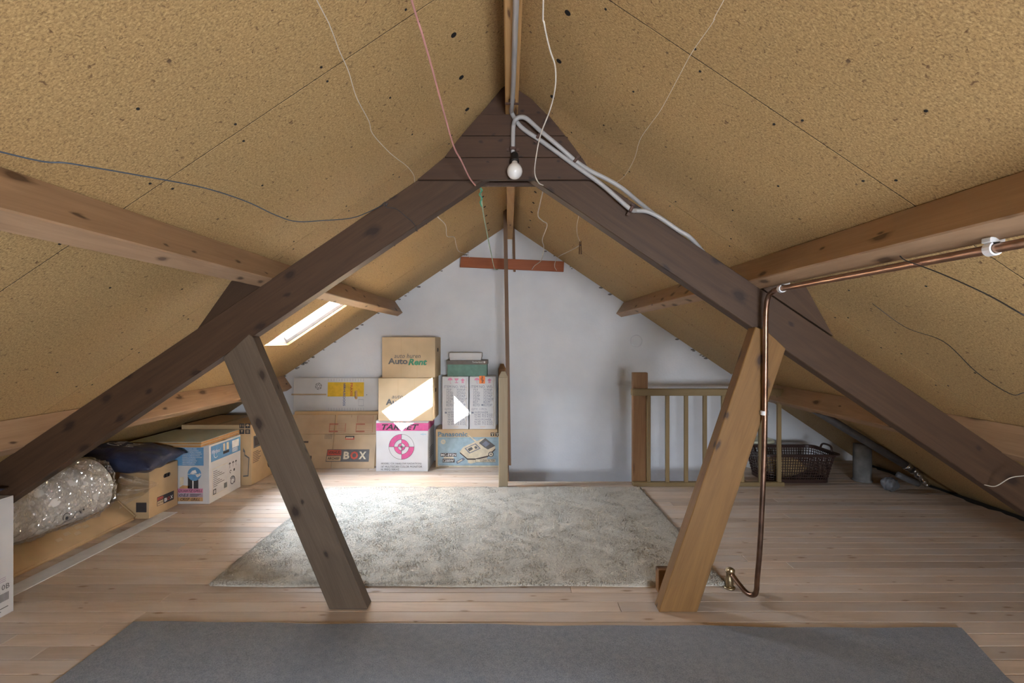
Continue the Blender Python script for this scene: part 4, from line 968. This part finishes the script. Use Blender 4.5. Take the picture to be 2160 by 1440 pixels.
p.ptext('QUARTZ GRILL', *Z(955, 930), *Z(1225, 962), 'ink_black', 2, shear=.3, bold=.01); p.ptext('O.E.S', *Z(965, 977), *Z(1070, 1008), 'ink_black', 2, shear=.3, bold=.02); p.ptext('CRISP GRILL', *Z(975, 1024), *Z(1200, 1056), 'ink_black', 2, shear=.3, bold=.01)
for i in range(3): p.prect(*Z(1088, 980 + i * 11), *Z(1210 - 20 * i, 985 + i * 11), 'ink_black', 2)
p.build('printed_artwork', t)
p = side_print(WX); y0, y1 = 3.54, 3.955
p.rect(y0 + .02, .300, y1 - .006, .415, 'ink_skyblue')
p.text('Whirlpool', 3.568, .345, 3.675, .385, 'ink_white', 1, shear=.35, bold=.01); p.ring((3.62, .345), .022, .026, 'ink_white', 1, 150, 320)
p.rect(3.83, .345, 3.925, .402, 'ink_white', 1)
for i in range(4): p.rect(3.83, .312 + .008 * i, 3.91, .316 + .008 * i, 'ink_white', 1)
p.rect(3.71, .325, 3.79, .345, 'ink_black', 1); p.rect(3.71, .35, 3.735, .405, 'ink_cream', 1); p.rect(3.755, .35, 3.785, .405, 'ink_cream', 1)
p.rect(3.575, .045, 3.77, .245, 'ink_cream'); p.rect(3.578, .048, 3.767, .242, 'white_card', 1)
for i in range(9): p.rect(3.585, .22 - .014 * i, 3.585 + .05 + .03 * ((i * 5) % 4), .224 - .014 * i, 'ink_grey', 2)
p.rect(3.583, .052, 3.62, .09, 'ink_black', 2); p.rect(3.59, .058, 3.613, .084, 'white_card', 3)
for i in range(8): p.rect(3.72 + .005 * i, .06, 3.723 + .005 * i, .10, 'ink_grey', 2)
for i, yy in enumerate((3.80, 3.845, 3.885)):
    p.ring((yy, .225), 0, .014, 'ink_grey', 0, 0, 180, 12); p.rect(yy - .002, .195, yy + .002, .225, 'ink_grey')
p.ring((3.81, .165), .008, .013, 'ink_grey', 0, 0, 300, 12); p.ring((3.86, .168), 0, .011, 'ink_grey')
p.ring((3.835, .085), .020, .026, 'ink_black', 0, 40, 340); p.ring((3.835, .085), .031, .040, 'ink_grey', 0, -40, 140)
p.build('side_print', t)
for i, (z0, lab) in enumerate(((.4278, 'lower of two loose shelf boards on the microwave carton'), (.4482, 'pale grey-green shelf board on top of the microwave carton'))):
    t = thing('shelf_board', lab, 'shelf board', (-2.5, 3.72, z0), 'shelf boards on the microwave carton')
    dx = .006 * i; x0_, x1_, y0_, y1_ = -2.74 + dx, -2.214 + dx, 3.478 - dx, 3.965
    box('core', x0_, x1_, y0_, y1_, z0 + .001, z0 + .0165, 'plywood_edge', t); box('laminate', x0_ + .001, x1_ - .001, y0_ + .001, y1_ - .001, z0 + .0166, z0 + .0195, 'paleshelf', t)

# ---- archive carton (standing) and pillow bag
BX = -2.412
t = carton('archive_carton', 'small tan archive carton reading BOX under the navy pillow', 'box', -2.79, BX, 3.245, 3.525, 0, .325, 'cardboard', None, 'x')
p = side_print(BX); Z = lambda x, y: (200 + x * .1852, 860 + y * .1852)
def q(u, v): return p.px(*Z(u, v))
p.poly([q(708, 1122), q(898, 1040), q(900, 940), q(708, 1020)], 'ink_black'); p.poly([q(712, 1058), q(778, 1030), q(779, 1000), q(712, 1026)], 'ink_red', 1); p.poly([q(712, 1115), q(778, 1088), q(778, 1040), q(712, 1068)], 'cardboard_pale', 1)
a, b_ = q(790, 1070), q(888, 985); w = (b_[0] - a[0]) / 3
for i, (ch, m) in enumerate((('B', 'ink_white'), ('O', 'ink_red'), ('X', 'ink_white'))): p.text(ch, a[0] + w * i, a[1], a[0] + w * (i + .92), b_[1], m, 2, bold=.03)
a, b_ = q(716, 1050), q(776, 1012); p.text('VERHUIS', a[0], a[1] - .003, b_[0], a[1] + .010, 'ink_black', 2, bold=.01)
a, b_ = q(716, 1100), q(776, 1065); p.text('ARCHIEF', a[0], a[1], b_[0], a[1] + .013, 'ink_black', 2, bold=.01)
a, b_ = q(785, 790), q(850, 740); zm = (a[1] + b_[1]) / 2
p.ring((a[0] + .01, zm), 0, .014, 'ink_brown'); p.ring((b_[0] - .005, zm), 0, .014, 'ink_brown'); p.rect(a[0] + .01, zm - .014, b_[0] - .005, zm + .014, 'ink_brown'); p.build('printed_artwork', t, None, True)
p = front_print(3.245); p.rect(-2.50, .045, -2.43, .11, 'ink_black'); p.build('front_print', t)

def cushion(name, label, cat, c, hx, hy, hz, rot, mat, tilt=(0, 0), crump=.012, seed=1, n=34, text=None):
    t = thing(name, label, cat, c)
    R = Matrix.Rotation(rot, 4, 'Z') @ Matrix.Rotation(tilt[0], 4, 'X') @ Matrix.Rotation(tilt[1], 4, 'Y'); M = Matrix.Translation(c) @ R
    rn = random.Random(seed); ph = [rn.uniform(0, 6) for _ in range(8)]
    def hgt(a, b, s):
        e = max(0, (1 - abs(a) ** 2.6) * (1 - abs(b) ** 2.6)) ** .55
        w = math.sin(a * 7 + ph[0] + 2 * math.sin(b * 5 + ph[1])) * math.sin(b * 6 + ph[2]) + .6 * math.sin(a * 13 + b * 9 + ph[3])
        edge = .6 + .9 * (max(abs(a), abs(b)) ** 3)
        return s * hz * e + crump * w * e * edge
    bm = bmesh.new(); g = {}
    for s in (1, -1):
        for i in range(n + 1):
            for j in range(n + 1):
                a, b = i / n * 2 - 1, j / n * 2 - 1
                if s < 0 and (i in (0, n) or j in (0, n)): g[s, i, j] = g[1, i, j]; continue
                pull = 1 - .10 * (1 - abs(b) ** 2) * abs(a) ** 6; pul2 = 1 - .10 * (1 - abs(a) ** 2) * abs(b) ** 6
                ed = .008 * math.sin(7 * (a - b) + ph[4]) * (1 if i in (0, n) or j in (0, n) else 0)
                g[s, i, j] = bm.verts.new((a * hx * pull, b * hy * pul2, hgt(a, b, s) + ed))
    for s in (1, -1):
        for i in range(n):
            for j in range(n):
                f = [g[s, i, j], g[s, i + 1, j], g[s, i + 1, j + 1], g[s, i, j + 1]]; bm.faces.new(f if s > 0 else f[::-1])
    from_bm(bm, 'cover', mat, t, M, smooth=True)
    if text:
        for s_, a0, b0, a1, b1 in text:
            vs, fs = text_geo(s_, .008, .4); me = bpy.data.meshes.new('lettering')
            me.from_pydata([(x * hx, y * hy, hgt(x, y, 1) + .0035) for x, y in [(a0 + (1 - vy) * (a1 - a0), b0 + vx * (b1 - b0)) for vx, vy in vs]], [], fs)
            link('lettering', me, 'ink_white', t, M)
    return t
cushion('pillow_bag', 'navy blue nylon bag holding a pillow, lying on the archive carton', 'bag', (-2.585, 3.255, .414), .29, .215, .078, .10, 'navy_nylon', (.04, .10), .009, 5,
        text=(('Comfort', -.42, -.10, -.12, .72), ('Pillow', -.02, -.20, .26, .45)))

# ---- rolled duvet in clear film on a slanting flat carton
t = thing('wrapped_duvet', 'white rolled duvet in crinkled clear plastic lying along the left slope', 'duvet', (-2.6, 2.75, .12))
def roll(name, y0, y1, grow, mat, amp, fr, endtaper, n=80, seg=56, seed=2, crinkle=0):
    rn = random.Random(seed); ph = [rn.uniform(0, 6) for _ in range(12)]
    bm = bmesh.new(); R_ = []
    for i in range(n + 1):
        s = i / n; y = y0 + (y1 - y0) * s
        e = (min(1, s / endtaper[0]) ** .5 if endtaper[0] else 1) * (min(1, (1 - s) / endtaper[1]) ** .5 if endtaper[1] else 1); e = max(e, .03)
        cx = -2.63 + .015 * math.sin(y * 5); cz = .335 - .02 * s
        row = []
        for k in range(seg):
            a = 2 * math.pi * k / seg; ca, sa = math.cos(a), math.sin(a)
            rx, rz = .235 + grow, .180 + grow
            w = math.sin(a * 3 + y * 11 + ph[0]) * math.sin(y * 17 + a * 2 + ph[1]) + .6 * math.sin(a * 7 * fr + y * 31 * fr + ph[2]) + .5 * math.sin(a * 11 * fr - y * 43 * fr + ph[3]) + .4 * math.sin(a * 17 * fr + y * 61 + ph[4]) * math.sin(y * 53 + ph[5])
            q = e * (1 + amp * w / .2)
            if crinkle: q += crinkle / .2 * e * (rn.uniform(-1, 1) * .45 + abs(math.sin(a * 9 + y * 37 + 2.5 * math.sin(y * 23 + a * 4))) - abs(math.sin(a * 13 - y * 51 + 2 * math.sin(a * 7))))
            x = cx + rx * q * math.copysign(abs(ca) ** .85, ca); z = cz + rz * q * math.copysign(abs(sa) ** .85, sa)
            zl = roof_z(x) - .02 - (.006 if grow == 0 else 0)
            row.append(bm.verts.new((x + 2.6, y - 2.75, min(z, zl) - .12)))
        R_.append(row)
    for a, b in zip(R_, R_[1:]):
        for k in range(seg): bm.faces.new((a[k], a[(k + 1) % seg], b[(k + 1) % seg], b[k]))
    bm.faces.new(R_[0][::-1]); bm.faces.new(R_[-1])
    return from_bm(bm, name, mat, t, Matrix.Translation((-2.6, 2.75, .12)), smooth=not crinkle)
roll('duvet', 2.255, 3.03, 0, 'quilt_white', .004, .5, (.10, .16))
f = roll('plastic_film', 2.245, 3.08, .012, 'clear_film', .009, 1.0, (.09, .20), 210, 160, crinkle=.006)
f['label'] = 'crinkled clear plastic film'
# loose film tail at the far end
bm = bmesh.new(); g = []
for i in range(15):
    row = []
    for j in range(13):
        s, q_ = i / 14, j / 12 * 2 - 1
        wd = .10 * (1 - s) + .012
        row.append(bm.verts.new((-2.43 + .09 * s + .012 * math.sin(q_ * 9 + s * 7), 3.02 + .19 * s + .014 * math.sin(q_ * 6 + s * 5), .255 - .01 * s + q_ * wd)))
    g.append(row)
for i in range(14):
    for j in range(12): bm.faces.new((g[i][j], g[i + 1][j], g[i + 1][j + 1], g[i][j + 1]))
from_bm(bm, 'film_tail', 'clear_film', t, smooth=True)
p = Print((-2.395, 2.62, .24), (0, 1, 0), (-.15, 0, 1)); p.ring((0, 0), .020, .024, 'ink_black', 0, 20, 200); p.ring((0, -.004), .0, .009, 'ink_black'); p.ring((.10, .006), .018, .022, 'ink_black', 0, 60, 230); p.ring((.105, .006), 0, .006, 'ink_black')
p.build('printed_symbols', t, None, True)

t = thing('flat_tan_carton', 'long flat tan carton lying slanted under the wrapped duvet', 'box', (-2.55, 2.8, 0))
A = Vector((-2.492, 2.24, .022)); B = Vector((-2.60, 2.24, .118)); dirv = (B - A).normalized()
def slant(name, y0, y1, s0, s1, n0, n1, mat):
    nrm = Vector((0, 1, 0)).cross(dirv); nrm = nrm if nrm.x > 0 else -nrm
    M = Matrix((Vector((0, 1, 0)), dirv, Vector((0, 1, 0)).cross(dirv))).transposed().to_4x4(); M.translation = Vector((A.x, 0, A.z))
    bm = bmesh.new(); bm_box(bm, y0, y1, s0, s1, n0, n1, .0015); return from_bm(bm, name, mat, t, M)
sg = 1 if Vector((0, 1, 0)).cross(dirv).x > 0 else -1
slant('panel', 2.24, 3.225, 0, .165, *sorted((0, -sg * .018)), 'cardboard'); slant('end_flap', 3.227, 3.24, .002, .16, *sorted((sg * .001, -sg * .017)), 'cardboard')
slant('lower_flap', 2.25, 3.215, -.012, .012, *sorted((-sg * .006, -sg * .024)), 'cardboard')
for y0_, s0_ in ((2.72, .06), (2.78, .075), (2.83, .05), (2.86, .085), (2.90, .07)): slant('tape_scrap', y0_, y0_ + .035, s0_, s0_ + .022, *sorted((sg * .0002, sg * .0012)), 'packing_tape')

bm = bmesh.new(); bm_box(bm, -.052, .052, -.67, .67, 0, .004, .001)
ws = from_bm(bm, 'white_strip', 'white_paint', None, Matrix.Translation((-2.365, 2.70, .0004)) @ Matrix.Rotation(-.012, 4, 'Z')); tag(ws, 'long white laminate strip lying on the floor beside the duvet', 'strip')

# ---- white carton at the left edge with a folded navy cover
t = carton('white_carton', 'white carton with blue stripes at the left edge of the picture', 'box', -2.62, -2.195, 1.62, 2.145, 0, .512, 'white_card', 'clear_tape', 'y')
p = side_print(-2.195)
p.rect(1.70, .225, 2.085, .285, 'ink_skyblue')
for i in range(4): p.rect(1.70, .212 - i * .013, 2.085, .219 - i * .013, 'ink_skyblue')
p.text('22540/10B', 1.985, .115, 2.125, .138, 'ink_grey'); p.text('s', 1.99, .150, 2.0, .16, 'ink_grey')
for i in range(3): p.rect(2.02, .150 + .008 * i, 2.11, .153 + .008 * i, 'ink_lilac')
p.rect(2.0, .06, 2.035, .10, 'ink_grey'); p.rect(2.003, .063, 2.032, .097, 'white_card', 1); p.text('T', 2.01, .068, 2.025, .092, 'ink_grey', 2)
for i in range(9): p.rect(2.075 + .0055 * i, .065, 2.078 + .0055 * i, .10, 'ink_grey')
for i in range(3): p.rect(2.02, .035 - .012 * i, 2.12 - .03 * i, .039 - .012 * i, 'ink_grey')
p.ring((2.0, .44), 0, .012, 'ink_skyblue'); p.build('printed_artwork', t)
cushion('folded_navy_cover', 'folded navy cover lying on the white carton at the left edge', 'cover', (-2.345, 1.93, .566), .165, .175, .036, .05, 'navy_nylon', (0, .10), .006, 9, 26)

# ================================================================== LAUNDRY BASKET, BUCKET, VENT PIPES
bk = thing('laundry_basket', 'dark brown plastic lattice laundry basket by the balustrade end', 'basket', (2.42, 4.15, 0))
CX, CY = 2.44, 4.215
def rr(hx, hy, r, n=9):
    out = []
    for cx, cy, a0 in ((hx - r, hy - r, 0), (-hx + r, hy - r, 90), (-hx + r, -hy + r, 180), (hx - r, -hy + r, 270)):
        for k in range(n): a = math.radians(a0 + 90 * k / (n - 1)); out.append((cx + r * math.cos(a), cy + r * math.sin(a)))
    return out
def level(z):
    t_ = z / .24; return .262 + .052 * t_, .150 + .035 * t_
def resample(loop, n):
    P_ = [Vector((*p, 0)) for p in loop]; P_.append(P_[0]); L_ = [0]
    for a, b in zip(P_, P_[1:]): L_.append(L_[-1] + (b - a).length)
    out = []
    for k in range(n):
        d = L_[-1] * k / n; i = max(j for j in range(len(L_)) if L_[j] <= d + 1e-9); i = min(i, len(P_) - 2)
        f_ = (d - L_[i]) / max(1e-9, L_[i + 1] - L_[i]); out.append(P_[i].lerp(P_[i + 1], f_))
    return out
def bandloop(bm, z0, z1, thick, grow=0.0):
    rows_ = []
    for z, g_ in ((z0, 0), (z1, 0), (z1, thick), (z0, thick)):
        hx, hy = level((z0 + z1) / 2); rows_.append([bm.verts.new((x, y, z)) for x, y in rr(hx + g_ + grow, hy + g_ + grow, .07)])
    for a in range(4):
        A_, B_ = rows_[a], rows_[(a + 1) % 4]; n = len(A_)
        for k in range(n): bm.faces.new((A_[k], A_[(k + 1) % n], B_[(k + 1) % n], B_[k]))
MB = Matrix.Translation((CX, CY, 0))
bm = bmesh.new()
for z in (.045, .068, .091, .114, .137, .160, .183, .206): bandloop(bm, z, z + .0055, .004)
lo_, hi_ = resample(rr(*level(.02), .07), 84), resample(rr(*level(.225), .07), 84)
for a, b in zip(lo_, hi_):
    bm_tube(bm, [Vector((a.x, a.y, .022)), Vector((b.x, b.y, .228))], .0034, 4)
from_bm(bm, 'lattice_wall', 'basket_brown', bk, MB)
bm = bmesh.new(); bandloop(bm, .222, .247, .005); bandloop(bm, .240, .248, .024); from_bm(bm, 'rim', 'basket_brown', bk, MB)
bm = bmesh.new(); bandloop(bm, .001, .030, .005); lp_ = [bm.verts.new((x, y, .012)) for x, y in rr(*level(.01), .07)]; bm.faces.new(lp_); pass
from_bm(bm, 'base', 'basket_brown', bk, MB)
for s in (-1, 1):
    hx, _ = level(.24)
    tube('handle', [(CX + s * (hx + .012), CY - .075, .246), (CX + s * (hx + .016), CY - .065, .275), (CX + s * (hx + .018), CY - .035, .290), (CX + s * (hx + .018), CY + .035, .290), (CX + s * (hx + .016), CY + .065, .275), (CX + s * (hx + .012), CY + .075, .246)], .0085, 'basket_brown', bk, 5, 8)
cushion('folded_cloth', 'cream folded cloth lying inside the laundry basket', 'cloth', (CX - .06, CY + .01, .105), .165, .12, .085, .1, 'cream_cloth', (0, 0), .008, 4, 20)
bt = thing('plastic_bucket', 'white plastic bucket with cream rim behind the upright copper pipe', 'bucket', (2.335, 4.53, 0))
MBk = Matrix.Translation((2.36, 4.60, 0))
lathe('bucket_body', [(.0, .001), (.118, .001), (.122, .006), (.142, .245), (.137, .245), (.116, .012), (.0, .010)], 'bucket_white', bt, MBk, 32)
lathe('bucket_rim', [(.138, .238), (.150, .240), (.152, .252), (.148, .262), (.136, .262), (.133, .250)], 'bucket_rim', bt, MBk, 32)
cushion('blue_rag', 'blue rag lying over the rim of the white bucket', 'rag', (2.275, 4.66, .272), .05, .035, .012, .0, 'rag_blue', (0, 0), .003, 3, 12)
tag(lathe('vent_pipe', [(.0, .001), (.075, .001), (.076, .012), (.068, .016), (.067, .31), (.0, .31)], 'concrete_pipe', None, Matrix.Translation((3.02, 4.13, 0)), 28), 'grey upright vent pipe standing under the right slope behind the basket', 'pipe')
vp = thing('sloping_duct', 'dark grey duct running down under the right roof slope to the floor', 'duct', (3.2, 3.8, .1))
DY = 3.82; q0 = at(1700, 853, DY); q1 = at(1925, 990, DY)
tube('duct_tube', [q0, q0.lerp(q1, .5), q1], .030, 'pvc_dark', vp, 0, 16)
tube('foil_wrap', [q1 + Vector((-.06, -.003, .038)), q1, q1 + Vector((.03, -.01, -.03)), q1 + Vector((.055, -.03, -.075)), q1 + Vector((.075, -.05, -.115))], lambda s: .034 + .005 * math.sin(s * 25) - .012 * s, 'foil', vp, 5, 12)
tube('duct_stub', [at(1893, 1000, DY - .03), at(1918, 1012, DY - .05), at(1938, 1020, DY - .06)], .024, 'pvc_dark', vp, 4, 12)
cushion('plastic_bag_scrap', 'crumpled dark plastic bag tucked under the grey duct', 'bag', (3.02, 3.83, .06), .05, .05, .05, .3, 'pvc_dark', (.2, .2), .012, 8, 14)
# rough dark strip at the eaves
bm = bmesh.new(); rn = random.Random(5); prev = None
for i in range(61):
    y = 1.4 + i * .055; w = .032 + rn.uniform(-.02, .025)
    a, b = bm.verts.new((3.46, y, .012)), bm.verts.new((3.46 - w, y, .0012)); c, d = bm.verts.new((3.46, y, .0006)), bm.verts.new((3.46 - w, y, .0006))
    if prev:
        for f in ((0, 1), (1, 3), (3, 2), (2, 0)): bm.faces.new((prev[f[0]], prev[f[1]], (a, b, c, d)[f[1]], (a, b, c, d)[f[0]]))
    prev = (a, b, c, d)
es = from_bm(bm, 'eaves_dark_strip', 'nail_black', None); tag(es, 'ragged black strip along the foot of the right slope', 'roofing felt')
